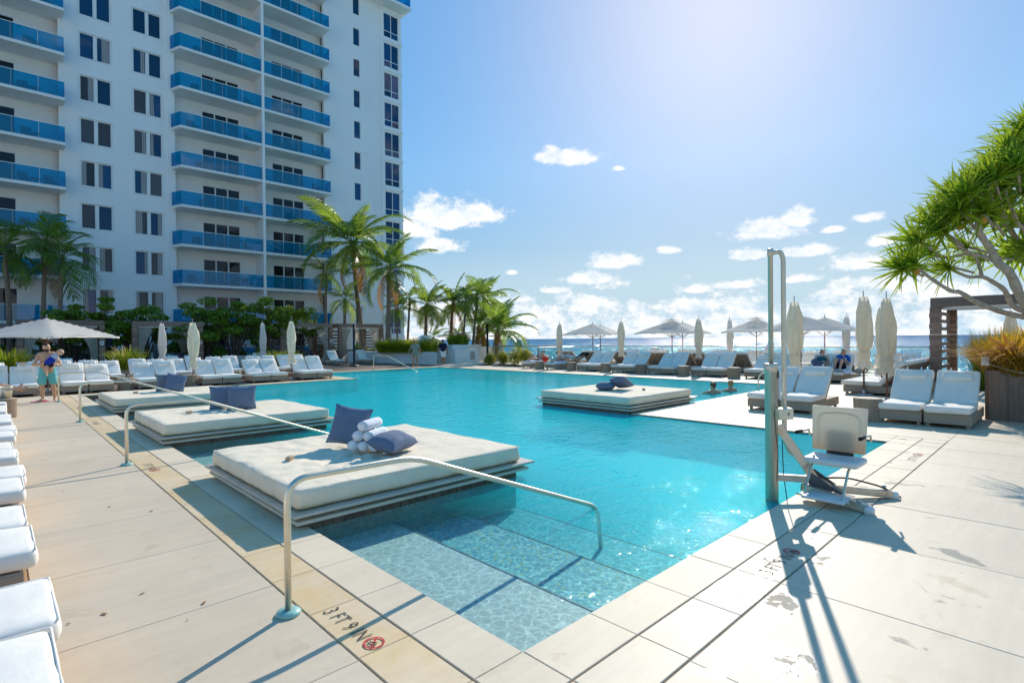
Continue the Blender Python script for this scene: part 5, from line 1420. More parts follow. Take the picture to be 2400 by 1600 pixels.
def shrub(base, W, H, label, seed, ncl=13, n=130, mat='shrub_leaf', flat=.42, cat='tree', bare=.28):
    rr = random.Random(seed); t_ = thing('sea_grape_tree', label, cat, base)
    br = MB(); cl = []
    for i in range(ncl):
        a = i*2.4+rr.uniform(-.4, .4); rd = W*.5*math.sqrt((i+.6)/ncl)*rr.uniform(.8, 1.1); h = H*(1-.5*(rd/(W*.5))**1.6)*rr.uniform(.78, 1.0)
        e = Vector((math.cos(a)*rd, math.sin(a)*rd*.55, h))
        k = Vector((e.x*.35+rr.uniform(-.2, .2), e.y*.35, H*bare*rr.uniform(.8, 1.3)))
        k2 = k.lerp(e, .55)+Vector((rr.uniform(-.15, .15), rr.uniform(-.15, .15), rr.uniform(-.15, .1)))
        br.tube([(rr.uniform(-.08, .08), rr.uniform(-.08, .08), 0), k, k2, e], [.05, .038, .026, .012], 6)
        s_ = W*.155*rr.uniform(.75, 1.25)
        cl.append((e, (s_, s_*.9, s_*flat), n))
        if rr.random() < .7: cl.append((k2+Vector((rr.uniform(-.2, .2), rr.uniform(-.2, .2), .1)), (s_*.6, s_*.6, s_*flat*.8), n//2))
    br.build('trunk', 'bark_dark', t_, True)
    leaf_cloud(cl, seed, (.07, .12)).build('crown', mat, t_)
    return t_
for i, (px, d, W_, H_, lb) in enumerate(((165, 32.6, 2.9, 4.3, 'dark spreading sea grape behind the first cabana'), (238, 33.4, 3.0, 4.6, 'sea grape with open branches before the white wall'), (335, 35.2, 3.4, 4.9, 'sea grape with sunlit yellow leaves behind the second cabana'),
        (478, 37.0, 3.4, 5.0, 'sea grape reaching up before the lowest balcony'), (545, 38.0, 3.6, 4.9, 'dense sea grape between the second and third cabana'), (615, 39.3, 3.6, 5.2, 'tall dense sea grape left of the third cabana'), (690, 41.3, 3.6, 5.1, 'sea grape above the third cabana roof'))):
    shrub(B(px, d), W_*1.15, H_, lb, 100+i, 17, 170)
def hedge(x0, x1, y0, y1, h, label, seed, mat='hedge_leaf', n=2600):
    t_ = thing('hedge', label, 'hedge', (x0, y0, 0)); rr = random.Random(seed)
    cl = []
    m = max(4, int((x1-x0)*2.6))
    for i in range(m):
        cl.append(((rr.uniform(0, x1-x0), rr.uniform(0, y1-y0), rr.uniform(.15, h*.85)), (.55, .45, .42), n//m))
    leaf_cloud(cl, seed, (.06, .14), .3).build('foliage', mat, t_)
    st = MB()
    for i in range(m): st.tube([(rr.uniform(0, x1-x0), (y1-y0)/2, 0), (rr.uniform(0, x1-x0), (y1-y0)/2, h*.7)], .02, 5)
    st.build('stem', 'bark_dark', t_); return t_
hedge(10.2, 15.1, 40.6, 42.4, 2.3, 'dark green hedge filling the gap between the second and third cabana', 1, n=4200)
hedge(-.5, 10.4, 44.2, 45.2, 2.0, 'dark hedge seen through the left cabanas', 2, n=5200)
hedge(4.8, 6.1, 40.8, 43.0, 2.6, 'dark hedge between the first and second cabana', 3, n=1600)
hedge(15.3, 24.5, 44.3, 45.1, 1.4, 'low green hedge seen through the right cabanas', 4, n=3200)
hedge(22.6, 32, 41.5, 44.5, 1.1, 'low green planting behind the grass planter', 5, n=3000)
# grasses ----------------------------------------------------------
def grass_mesh(n, h, spread, seed, lean=.5, w=.012):
    rr = random.Random(seed); mb = MB()
    for i in range(n):
        a = rr.uniform(0, 6.283); r0 = rr.random()**.5*spread*.35; b = Vector((math.cos(a)*r0, math.sin(a)*r0, 0))
        a2 = a+rr.uniform(-.7, .7); out = rr.random()**.8*lean; L = h*rr.uniform(.6, 1.1)
        d = Vector((math.cos(a2)*out, math.sin(a2)*out, 1)).normalized(); s_ = Vector((-math.sin(a2), math.cos(a2), 0))*w*rr.uniform(.7, 1.3)
        q1 = b+d*L*.45; d2 = (d+Vector((math.cos(a2), math.sin(a2), -.2))*out*.9).normalized(); q2 = q1+d2*L*.35; d3 = (d2+Vector((0, 0, -.9*out))).normalized(); q3 = q2+d3*L*.25
        mb.add([b-s_, b+s_, q1+s_, q1-s_, q2+s_*.7, q2-s_*.7, q3], [(0, 1, 2, 3), (3, 2, 4, 5), (5, 4, 6)])
    return mb
def plume_mesh(n, h, spread, seed, arch=.4, r=.016, side=None):
    rr = random.Random(seed); mb = MB()
    for i in range(n):
        a = rr.uniform(0, 6.283) if side is None else side+rr.uniform(-1.1, 1.1); o = rr.uniform(.2, 1)*arch; b = Vector((math.cos(a)*spread*.3, math.sin(a)*spread*.3, h*.4)); L = h*rr.uniform(.55, .8)
        d = Vector((math.cos(a)*o, math.sin(a)*o, 1)).normalized(); P = [b]
        for k in range(6):
            d = (d+Vector((math.cos(a)*o*.35, math.sin(a)*o*.35, -.22*o))).normalized(); P.append(P[-1]+d*L/6)
        mb.tube(P, [.003, .003, r*.8, r, r, r*.8, .002], 5, False)
        for k in range(40):     # bristles
            u = rr.uniform(.35, 1)*6; i0 = min(5, int(u)); c = P[i0].lerp(P[i0+1], u-i0); v_ = Vector((rr.gauss(0, 1), rr.gauss(0, 1), rr.gauss(0, 1))).normalized()
            mb.add([c, c+v_*r*2.2+Vector((0, 0, .004)), c+v_*r*2.2-Vector((0, 0, .004))], [(0, 1, 2)])
    return mb
GM = [grass_mesh(520, 1.0, .9, 1), grass_mesh(520, 1.0, .9, 2)]; GME = [g.mesh('blades') for g in GM]; PME = [plume_mesh(26, 1.25, .6, 3).mesh('plumes'), plume_mesh(20, 1.1, .6, 4, .6).mesh('plumes')]
def clump(loc, s_, label, plumes=0, sx=1.0, group=None, pot=False):
    t_ = thing('grass_clump', label, 'grass', loc, random.uniform(0, 6), group)
    z = 0
    if pot:
        MB().lathe([(.30, 0), (.42, .45), (.44, .47), (.40, .47)], 20).build('pot', 'wall_white', t_, True); z = .40
    o = obj('blades', random.choice(GME), 'grass_green', t_, (0, 0, z)); o.scale = (s_*sx, s_*sx, s_)
    if plumes: q = obj('plumes', random.choice(PME), 'plume', t_, (0, 0, z)); q.scale = (s_, s_, s_*plumes)
    return t_
clump(B(24, 24.2), 1.15, 'yellow-green grass clump at the left behind the loungers', .9, 1.1, None, True)
clump(B(298, 26.0), 1.08, 'plumed yellow-green grass clump before the second cabana', 1.0, 1.25, None, True)
for i, px in enumerate((618, 640, 662, 680)): clump(B(px, 33.4+.3*(i % 2)), 1.15, 'bright yellow grass clump among others by the third cabana', .8 if i % 2 else 0, 1.2, 'bright grass by the third cabana')
for i, px in enumerate((898, 915, 932, 948, 964, 980, 996, 1010)):
    v_ = B(px, 41.5-.25*i); clump((v_.x, v_.y, .80), 1.05, 'yellow-green plumed grass clump in the long white planter', .85 if i > 2 else .5, 1.25, 'grass in the long white planter')
for i, px in enumerate((1062, 1074, 1086)):
    v_ = B(px, 43.5); clump((v_.x, v_.y, 1.3), .95, 'plumed grass clump in the taller planter behind the man in navy', .9, 1.2, 'grass in the taller planter')
def bush(loc, s_, label, seed):
    t_ = thing('bush', label, 'bush', loc); rr = random.Random(seed)
    leaf_cloud([((rr.uniform(-.2, .2)*s_, rr.uniform(-.2, .2)*s_, s_*(.3+.45*rr.random())), (.36*s_, .36*s_, .40*s_), 220) for _ in range(7)], seed, (.03, .06), .6).build('foliage', 'bush_yellow', t_)
    MB().tube([(0, 0, 0), (0, 0, .5*s_)], .03, 6).build('stem', 'bark_dark', t_)
bed_ = tag(MB().grid(10, 6, lambda u, v: ((u-.5)*1.6*(1-.2*abs(v-.5)), (v-.5)*4.6, .03+.05*math.sin(u*3.14)*math.sin(v*3.14))).build('flower_bed', 'soil', loc=(24.5, 26.2, 0)), 'dark soil bed under the yellow bushes', 'flower bed')
for i, (x, y, s_, lb) in enumerate(((24.3, 27.6, .85, 'small round yellow bush below the lamp post'), (24.45, 26.45, .95, 'yellow-green bush in the middle of the soil bed'), (24.7, 25.55, 1.15, 'tallest yellow bush before the glass fence'), (24.9, 24.7, 1.0, 'yellow bush next to the sunbathers'))): bush((x, y, .02), s_, lb, 60+i)
# rust grass of the plank planter
RG = [grass_mesh(620, 1.0, 1.0, 11, .85, .011).mesh('blades'), grass_mesh(620, 1.0, 1.0, 12, .85, .011).mesh('blades')]; RP = [plume_mesh(16, 1.25, .7, 13, 1.1, .02, math.pi).mesh('plumes'), plume_mesh(12, 1.2, .7, 14, 1.3, .02, math.pi*.8).mesh('plumes')]
for i, (x, y, s_) in enumerate(((15.0, .85, .95), (15.4, .45, 1.15), (15.0, .2, 1.0), (15.6, -.2, 1.25), (15.05, -.4, 1.0), (15.7, 1.0, 1.15), (15.1, -1.0, 1.1), (16.2, .4, 1.25), (16.4, 1.0, 1.1))):
    t_ = thing('grass_clump', 'rust and gold fountain grass clump in the plank planter', 'grass', (x, y, .90), 0, 'rust grass in the plank planter')
    o = obj('blades', RG[i % 2], 'grass_rust', t_); o.scale = (s_, s_, s_*.85); o.rotation_euler = (0, 0, i*1.3)
    if i in (0, 2, 4, 6): q = obj('plumes', RP[i % 2], 'plume_rust', t_); q.scale = (s_, s_, s_*.8)
for i, px in enumerate((2316, 2338, 2350)):
    t_ = thing('grass_clump', 'stiff dark green grass tuft behind the rust grass', 'grass', B(px, 17+.5*i), 0, 'green tufts behind the rust grass'); o = obj('blades', GME[i % 2], 'shrub_leaf', t_); o.scale = (1.0, 1.0, 1.85)

# pandanus on the right -------------------------------------------
pd = thing('pandanus_tree', 'pandanus tree with spiky leaf heads and pale limbs over the plank planter', 'tree', (15.9, -.6, .9))
PO = Vector((15.9, -.6, .9)); DP = 10.6
def pp(cx, cy, dd=0.0): return at_depth(2000+cx/3.2675, 240+cy/3.2675, DP+dd)-PO
def limb(pts, r0, r1, name='limb'):
    P = [pp(*q) if not isinstance(q, Vector) else q for q in pts]
    # smooth the run and add knuckles
    Q = []
    for i in range(len(P)-1):
        for k in range(4):
            u = k/4; a = P[max(0, i-1)]; b = P[i]; c = P[i+1]; d = P[min(len(P)-1, i+2)]
            Q.append(.5*((2*b)+(c-a)*u+(2*a-5*b+4*c-d)*u*u+(3*b-a-3*c+d)*u**3))
    Q.append(P[-1]); n = len(Q)
    MB().tube(Q, [.82*(r0+(r1-r0)*i/(n-1))*(1+.09*math.sin(i*2.3)) for i in range(n)], 10).build(name, 'bark_grey', pd, True)
J = (1420, 1640, 0)
limb([Vector((0, 0, -.05)), pp(1640, 2050, .2), pp(1520, 1800, .1), J], .19, .15, 'trunk')
limb([J, (1300, 1640, 0), (1160, 1610, .1), (960, 1540, -.1), (820, 1455, -.2), (740, 1440, -.2), (570, 1330, -.3), (480, 1250, -.4)], .075, .032)
limb([(570, 1330, -.3), (500, 1285, -.3), (380, 1275, -.3)], .03, .026)
limb([J, (1225, 1560, .3), (1160, 1440, .3), (1060, 1370, .3), (985, 1335, .3), (880, 1335, .3), (740, 1275, .2)], .07, .03)
limb([(985, 1335, .3), (960, 1240, .4), (930, 1185, .4), (860, 1165, .5), (700, 1190, .5), (600, 1160, .4)], .04, .026)
limb([J, (1290, 1500, -.3), (1200, 1310, -.4), (1110, 1230, -.4), (1050, 1120, -.4), (985, 1030, -.5), (950, 930, -.6), (1000, 850, -.7)], .11, .05)
limb([(1110, 1230, -.4), (1000, 1180, -.3), (890, 1150, -.2), (790, 1090, -.2), (705, 1010, -.2)], .055, .03)
limb([J, (1480, 1400, .5), (1400, 1200, .6), (1290, 1080, .6), (1180, 960, .6), (1090, 830, .5)], .09, .04)
limb([J, (1560, 1300, -.2), (1500, 1000, 0), (1400, 800, .1), (1330, 600, .2)], .10, .05)
limb([(1400, 1200, .6), (1320, 1000, .2), (1240, 900, .1), (1210, 800, 0)], .045, .03)
def rosette(seed, n=44, L=.58):
    rr = random.Random(seed); mb = MB()
    for i in range(n):
        az = i*2.39996*.97+rr.uniform(-.1, .1); f = i/n; pit = R(80)*(1-f)+R(2)*f+rr.uniform(-.12, .12); l_ = L*rr.uniform(.75, 1.12)*(.7+.5*min(1, f*1.6))
        d = Vector((math.cos(az)*math.cos(pit), math.sin(az)*math.cos(pit), math.sin(pit))); s_ = Vector((-math.sin(az), math.cos(az), 0)); up = s_.cross(d)*-1
        b = d*.03; P = [b]
        for k in range(5):
            d = (d+Vector((0, 0, -.035-.07*f*(k > 1)))).normalized(); P.append(P[-1]+d*l_/5)
        W_ = [.020, .027, .025, .019, .010, .001]
        V = []
        for p, w in zip(P, W_): V += [p-s_*w, p+Vector((0, 0, -.012 if w > .004 else 0)), p+s_*w]
        mb.add(V, [(3*k+j, 3*k+j+1, 3*k+j+4, 3*k+j+3) for k in range(5) for j in (0, 1)])
    return mb.mesh('leaf_head')
RO = [rosette(s_) for s_ in (1, 2, 3, 4)]
rr = random.Random(9)
heads = [(380, 1270, -.3), (478, 1245, -.4), (740, 1270, .2), (600, 1155, .4), (705, 1005, -.2), (1000, 850, -.7), (850, 890, -.3), (1210, 800, 0), (1010, 1190, .6), (1280, 560, .2), (1250, 360, .2), (1080, 500, .1), (930, 640, 0), (790, 740, -.1), (680, 850, -.1), (640, 960, -.2), (500, 1070, -.3), (1150, 660, -.4), (1310, 260, .2), (1300, 930, .3), (1090, 800, .5), (880, 780, .3), (1330, 700, -.5), (1010, 640, -.5), (1180, 480, -.5), (880, 1110, .5), (1230, 1170, .9), (960, 740, .5), (1060, 900, -.3), (1120, 590, .6), (1330, 450, -.4), (820, 830, -.6), (1200, 950, .8), (1340, 1120, .4), (760, 900, .5), (1400, 560, 0), (1420, 350, .3), (1450, 800, .2)]
for k_ in range(12):
    x_ = rr.uniform(760, 1440); y_ = 960-(x_-560)*1.06; heads.append((x_, y_ + rr.uniform(.05, .95)**.8*max(120, 880-y_)*.85, rr.uniform(-.9, .9)))
ctr = pp(1380, 1050, 0)
for i, h_ in enumerate(heads):
    c_ = pp(*h_); d = (c_-ctr).normalized(); d = (d+Vector((0, 0, .55))).normalized()
    o = obj('leaf_head', RO[i % 4], 'pandan_leaf', pd, c_); o.rotation_mode = 'QUATERNION'; o.rotation_quaternion = d.to_track_quat('Z', 'Y') @ Quaternion((0, 0, 1), rr.uniform(0, 6)); s_ = rr.uniform(.9, 1.2); o.scale = (s_, s_, s_)
    if i in (1, 5, 6, 20): 
        q = MB().rbox(-.06, .06, -.06, .06, -.16, -.02, .05, (2, 2, 2)).build('fruit', 'pandan_fruit', pd, True, c_+Vector((rr.uniform(-.08, .08), rr.uniform(-.08, .08), -.05)))
    # stub limb under each head ties it to the tree
    MB().tube([c_-d*.45, c_-d*.2+Vector((0, 0, .02)), c_+d*.04], [.022, .026, .03], 7).build('twig', 'bark_grey', pd, True)
    if i % 3 == 0 and i < 12:
        MB().tube([c_-d*.03, c_+Vector((.04, -.05, -.14)), c_+Vector((.10, -.02, -.24))], .006, 5).build('hanging_stalk', 'bark_dark', pd)
# ------------------------------------------------------------------ people: one continuous surface grown round a posed skeleton
def sdf_mesh(caps, name, h=.013):
    """caps: (a, b, ra, rb, blend); smooth union of tapered capsules, meshed with surface nets"""
    A = np.array([[*c[0]] for c in caps], float); Bp = np.array([[*c[1]] for c in caps], float); ra = np.array([c[2] for c in caps]); rb = np.array([c[3] for c in caps])
    lo = np.minimum(A, Bp).min(0)-ra.max()-.03; hi = np.maximum(A, Bp).max(0)+ra.max()+.03
    n = np.ceil((hi-lo)/h).astype(int)+1
    ax = [lo[i]+h*np.arange(n[i]) for i in range(3)]
    Fd = np.full(tuple(n), 1.0)
    for i, c in enumerate(caps):
        kk = c[4]; m = max(ra[i], rb[i])+kk+2*h
        l = np.clip(((np.minimum(A[i], Bp[i])-m-lo)/h).astype(int), 0, n-1); u = np.clip(((np.maximum(A[i], Bp[i])+m-lo)/h).astype(int)+2, 1, n)
        X, Y, Z = np.meshgrid(ax[0][l[0]:u[0]], ax[1][l[1]:u[1]], ax[2][l[2]:u[2]], indexing='ij')
        P = np.stack([X, Y, Z], -1); d = Bp[i]-A[i]; L2 = max(1e-9, float(d@d))
        t_ = np.clip(((P-A[i])@d)/L2, 0, 1)
        dist = np.linalg.norm(P-A[i]-t_[..., None]*d, axis=-1)-(ra[i]+(rb[i]-ra[i])*t_)
        S_ = Fd[l[0]:u[0], l[1]:u[1], l[2]:u[2]]
        hh = np.maximum(kk-np.abs(S_-dist), 0)/kk
        Fd[l[0]:u[0], l[1]:u[1], l[2]:u[2]] = np.minimum(S_, dist)-hh*hh*kk*.25
    ins = Fd < 0
    c8 = [(i, j, k) for i in (0, 1) for j in (0, 1) for k in (0, 1)]
    cnt = sum(ins[i:n[0]-1+i, j:n[1]-1+j, k:n[2]-1+k].astype(int) for i, j, k in c8)
    act = (cnt > 0) & (cnt < 8); idx = -np.ones(act.shape, int); cells = np.argwhere(act); idx[act] = np.arange(len(cells))
    acc = np.zeros((len(cells), 3)); num = np.zeros(len(cells))
    for a in c8:
        for ax_ in range(3):
            if a[ax_]: continue
            b = list(a); b[ax_] = 1
            fa = Fd[cells[:, 0]+a[0], cells[:, 1]+a[1], cells[:, 2]+a[2]]; fb = Fd[cells[:, 0]+b[0], cells[:, 1]+b[1], cells[:, 2]+b[2]]
            x = (fa < 0) != (fb < 0); t_ = np.where(x, fa/np.where(x, fa-fb, 1), 0)
            p = np.repeat(np.array(a, float)[None], len(cells), 0); p[:, ax_] = t_
            acc[x] += p[x]; num += x
    V = lo+h*(cells+acc/np.maximum(num, 1)[:, None]); F = []
    for ax_ in range(3):
        o1, o2 = (ax_+1) % 3, (ax_+2) % 3
        sl = [slice(0, None)]*3; sa = [slice(1, -1)]*3; sa[ax_] = slice(0, -1); sb = [slice(1, -1)]*3; sb[ax_] = slice(1, None)
        e = np.argwhere(ins[tuple(sa)] != ins[tuple(sb)]); off = np.array([1, 1, 1]); off[ax_] = 0; e = e+off
        f0 = ins[e[:, 0], e[:, 1], e[:, 2]]
        def cid(d1, d2):
            q = e.copy(); q[:, o1] -= d1; q[:, o2] -= d2; return idx[q[:, 0], q[:, 1], q[:, 2]]
        q = np.stack([cid(1, 1), cid(0, 1), cid(0, 0), cid(1, 0)], 1); q[~f0] = q[~f0][:, ::-1]; F.append(q)
    me = bpy.data.meshes.new(name); me.from_pydata(V.tolist(), [], np.concatenate(F).tolist())
    me.polygons.foreach_set('use_smooth', [True]*len(me.polygons)); me.update(); return me
V3 = Vector
def stand():
    return dict(head=V3((0, -.01, 1.63)), neck=V3((0, .015, 1.47)), chest=V3((0, .01, 1.27)), pel=V3((0, .01, .97)), sl=V3((-.185, .015, 1.43)), sr=V3((.185, .015, 1.43)), el=V3((-.25, .03, 1.13)), er=V3((.25, .03, 1.13)), wl=V3((-.27, -.04, .88)), wr=V3((.27, -.04, .88)),
                hl=V3((-.09, .01, .93)), hr=V3((.09, .01, .93)), kl=V3((-.10, -.01, .50)), kr=V3((.10, -.01, .50)), al=V3((-.10, .02, .085)), ar=V3((.10, .02, .085)), tl=V3((-.115, -.15, .03)), tr=V3((.115, -.15, .03)))
def figure(J, b=1.0, hands=True, nose=True):
    """capsules of a whole body from its joints; b: build"""
    K = .045; up = (J['neck']-J['chest']).normalized(); sd = (J['sr']-J['sl']).normalized(); fr = sd.cross(up); hu = (J['head']-J['neck']).normalized()
    c = [(J['pel']-sd*.07, J['pel']+sd*.07, .105*b, .105*b, K), (J['pel'], J['chest'], .115*b, .125*b, .06), (J['pel']-sd*.05, J['chest']-sd*.06, .10*b, .115*b, .06), (J['pel']+sd*.05, J['chest']+sd*.06, .10*b, .115*b, .06),
         (J['sl']*.82+J['sr']*.18, J['sr']*.82+J['sl']*.18, .075*b, .075*b, .05), (J['chest'], J['neck'], .11*b, .06, .05), (J['neck']-up*.03, J['head']-hu*.03, .053, .055, .03)]
    c += [(J['head']-hu*.065+fr*.015, J['head']+hu*.03, .062, .082, .03), (J['head']+fr*-.012, J['head']+hu*.025+fr*-.012, .084, .082, .03)]
    if nose: c += [(J['head']+fr*.082+hu*.012, J['head']+fr*.096-hu*.016, .011, .014, .012)]
    for s_, q in (('l', -1), ('r', 1)):
        c += [(J['head']+sd*q*.082, J['head']+sd*q*.088-hu*.03, .014, .012, .01)]
        S_, E, Wr = J['s'+s_], J['e'+s_], J['w'+s_]
        c += [(S_, E, .054*b, .041*b, .03), (E, E.lerp(Wr, .4), .042*b, .041*b, .02), (E.lerp(Wr, .4), Wr, .041*b, .027, .02)]
        d = (Wr-E).normalized(); w = d.cross(fr).normalized() if abs(d.dot(fr)) < .9 else sd*q; pm = Wr+d*.075
        c += [(Wr, pm, .026, .033, .015), (Wr+d*.03-w*.012, pm-w*.018, .024, .026, .01), (Wr+d*.03+w*.012, pm+w*.018, .024, .026, .01)]
        if hands:
            cur = fr*.35
            for k, (o, l_) in enumerate(((-.030, .062), (-.010, .075), (.010, .070), (.030, .055))):
                a0 = pm+w*o; a1 = a0+(d+cur*.3).normalized()*l_*.55; a2 = a1+(d+cur*1.2).normalized()*l_*.5
                c += [(a0, a1, .0095, .009, .006), (a1, a2, .009, .0075, .006)]
            th = Wr+d*.03-w*.03; c += [(th, th+(d*.7-w*.8+fr*.3).normalized()*.045, .012, .0095, .008)]
        H_, Kn, An, To = J['h'+s_], J['k'+s_], J['a'+s_], J['t'+s_]
        cal = Kn.lerp(An, .3); bk = (An-Kn).normalized().cross(sd).normalized(); bk = bk if bk.dot(fr) < 0 else -bk
        c += [(H_, Kn, .088*b, .056*b, .05), (Kn, cal+bk*.012, .053*b, .056*b, .03), (cal+bk*.012, An, .056*b, .036, .03), (An-(An-Kn).normalized()*-.02, An.lerp(To, .5), .036, .036, .02), (An.lerp(To, .4), To, .037, .026, .02)]
    return c
def cloth(J, segs, k=.04): return [(a, b_, r0, r1, k) for a, b_, r0, r1 in segs]
def person(name_label, loc, rz, J, skin_mat, build=1.0, hair=None, wear=(), M=None, nose=True):
    """wear: (part name, material, capsules)"""
    t_ = thing('person', name_label, 'person', loc, rz)
    if M is not None: t_.matrix_world = M
    obj('body', sdf_mesh(figure(J, build, True, nose), 'body', .0125), skin_mat, t_)
    sd = (J['sr']-J['sl']).normalized(); hu = (J['head']-J['neck']).normalized(); fr = sd.cross((J['neck']-J['chest']).normalized())
    for s_ in (-1, 1):
        obj('eye', MB().lathe([(.002, -.006), (.010, -.003), (.011, .003), (.003, .006)], 8).mesh('eye'), 'hair_black', t_, J['head']+fr*.078+sd*s_*.032+hu*.012)
    if hair: obj('hair', sdf_mesh(hair(J, sd, hu, fr), 'hair', .010), None, t_).data.materials.append(MATS[hair_mat[hair]])
    for pn, mt, segs in wear: obj(pn, sdf_mesh(segs, pn, .0125), mt, t_)
    return t_
hair_mat = {}
def h_short(J, sd, hu, fr): return [(J['head']+hu*.042-fr*.030-sd*.012, J['head']+hu*.042-fr*.030+sd*.012, .082, .082, .03), (J['head']+hu*.078+fr*.025, J['head']-hu*.01-fr*.045, .042, .060, .03)]
def h_ginger(*a): return h_short(*a)
def h_brown(*a): return h_short(*a)
def h_black(*a): return h_short(*a)
def h_pony(J, sd, hu, fr): return h_short(J, sd, hu, fr)+[(J['head']-fr*.09+hu*.02, J['head']-fr*.11-hu*.14, .035, .022, .02)]
def h_long(J, sd, hu, fr): return h_short(J, sd, hu, fr)+[(J['head']-fr*.06, J['head']-fr*.06-hu*.16, .07, .05, .03)]
hair_mat.update({h_short: 'hair_dark', h_ginger: 'hair_ginger', h_brown: 'hair_brown', h_black: 'hair_black', h_pony: 'hair_ginger', h_long: 'hair_black'})

# bare-chested man holding a baby
J = stand(); J.update(el=V3((-.315, -.03, 1.12)), wl=V3((-.07, -.235, 1.16)), er=V3((.29, -.06, 1.11)), wr=V3((.03, -.255, 1.09)), kl=V3((-.13, -.02, .50)), kr=V3((.13, -.02, .50)), al=V3((-.115, .02, .085)), ar=V3((.165, .02, .085)), tl=V3((-.23, -.12, .03)), tr=V3((.15, -.16, .03)), head=V3((-.02, -.02, 1.625)))
tr_ = [(V3((-.07, .01, .99)), V3((.07, .01, .99)), .118, .118, .04), (V3((-.085, .01, .95)), V3((-.13, -.01, .60)), .112, .108, .03), (V3((.085, .01, .95)), V3((.13, -.01, .60)), .112, .108, .03)]
man = person('bare-chested bearded man in teal trunks holding a baby', (1.12, 21.45, 0), .05, J, 'skin_tan', 1.04, h_short, [('trunks', 'trunks_teal', tr_), ('beard', 'hair_dark', [(J['head']+V3((-.028, -.052, -.088)), J['head']+V3((.028, -.052, -.088)), .030, .030, .02), (J['head']+V3((0, -.060, -.105)), J['head']+V3((0, -.056, -.085)), .028, .028, .02), (J['head']+V3((-.066, -.012, -.03)), J['head']+V3((-.045, -.045, -.082)), .017, .022, .02), (J['head']+V3((.066, -.012, -.03)), J['head']+V3((.045, -.045, -.082)), .017, .022, .02), (J['head']+V3((-.02, -.086, -.048)), J['head']+V3((.02, -.086, -.048)), .008, .008, .01)])])
def baby():
    t_ = thing('person', 'baby in a blue and grey shirt carried on the man\'s arm', 'person', (1.12, 21.45, 0), .05)
    a, b = V3((.0, -.245, 1.14)), V3((.16, -.22, 1.38)); hd = V3((.27, -.23, 1.47))
    cp = [(a, b, .085, .075, .03), (b, hd-V3((.03, 0, .02)), .04, .05, .02), (hd, hd+V3((.012, 0, .02)), .082, .084, .03), (hd+V3((.06, -.05, -.02)), hd+V3((.064, -.055, -.025)), .018, .016, .02),
          (b+V3((.02, -.05, -.02)), V3((.22, -.30, 1.25)), .032, .024, .02), (V3((.22, -.30, 1.25)), V3((.16, -.33, 1.16)), .024, .020, .01), (b+V3((-.02, .05, 0)), V3((.16, -.12, 1.24)), .03, .024, .02),
          (a+V3((-.03, -.02, 0)), V3((-.06, -.31, .97)), .052, .038, .02), (V3((-.06, -.31, .97)), V3((-.05, -.29, .83)), .036, .025, .02), (V3((-.05, -.29, .83)), V3((-.055, -.34, .80)), .025, .02, .01),
          (a+V3((.05, .02, 0)), V3((.09, -.22, 1.0)), .05, .036, .02), (V3((.09, -.22, 1.0)), V3((.08, -.18, .9)), .034, .024, .02)]
    obj('body', sdf_mesh(cp, 'body', .011), 'skin_light', t_)
    obj('hair', sdf_mesh([(hd+V3((-.01, .02, .025)), hd+V3((.01, .02, .03)), .082, .082, .02)], 'hair', .010), 'hair_ginger', t_)
    obj('shirt', sdf_mesh([(a+V3((.0, 0, .03)), a.lerp(b, .75), .098, .092, .03)], 'shirt', .011), 'shirt_blue', t_)
    obj('sleeve', sdf_mesh([(a.lerp(b, .72), b, .094, .084, .03), (b+V3((.02, -.05, -.02)), V3((.20, -.28, 1.29)), .042, .038, .02)], 'sleeve', .011), 'shirt_grey', t_)
    obj('swim_nappy', sdf_mesh([(a+V3((-.02, 0, -.02)), a+V3((.04, 0, -.02)), .088, .088, .02)], 'swim_nappy', .011), 'shirt_navy', t_)
baby()
# woman at the far pool edge
J = stand(); J.update(el=V3((-.30, .0, 1.16)), wl=V3((-.40, -.10, .98)), er=V3((.29, .02, 1.14)), wr=V3((.33, -.06, .92)), kl=V3((-.10, 0, .5)), kr=V3((.12, -.02, .5)), al=V3((-.12, .06, .085)), ar=V3((.15, -.05, .085)), tl=V3((-.13, -.11, .03)), tr=V3((.17, -.22, .03)))
person('woman in a brown tunic standing at the far pool edge', (19.2, 28.95, 0), R(-35), J, 'skin_brown', 1.1, h_pony, [('tunic', 'tunic_brown', [(V3((-.09, .01, 1.36)), V3((.09, .01, 1.36)), .14, .14, .05), (V3((0, .01, 1.3)), V3((0, .01, .88)), .175, .20, .06), (J['sl'], J['sl'].lerp(J['el'], .55), .075, .075, .04), (J['sr'], J['sr'].lerp(J['er'], .55), .075, .075, .04), (V3((-.08, .01, .9)), V3((.08, .01, .9)), .17, .17, .05)])])
J = stand(); J.update(el=V3((-.27, .07, 1.14)), wl=V3((-.33, .0, .90)), er=V3((.26, .05, 1.13)), wr=V3((.30, -.02, .88)), kl=V3((-.07, -.06, .5)), kr=V3((.09, .02, .5)), al=V3((-.06, -.05, .085)), ar=V3((.09, .14, .12)), tl=V3((-.07, -.22, .03)), tr=V3((.10, .0, .04)))
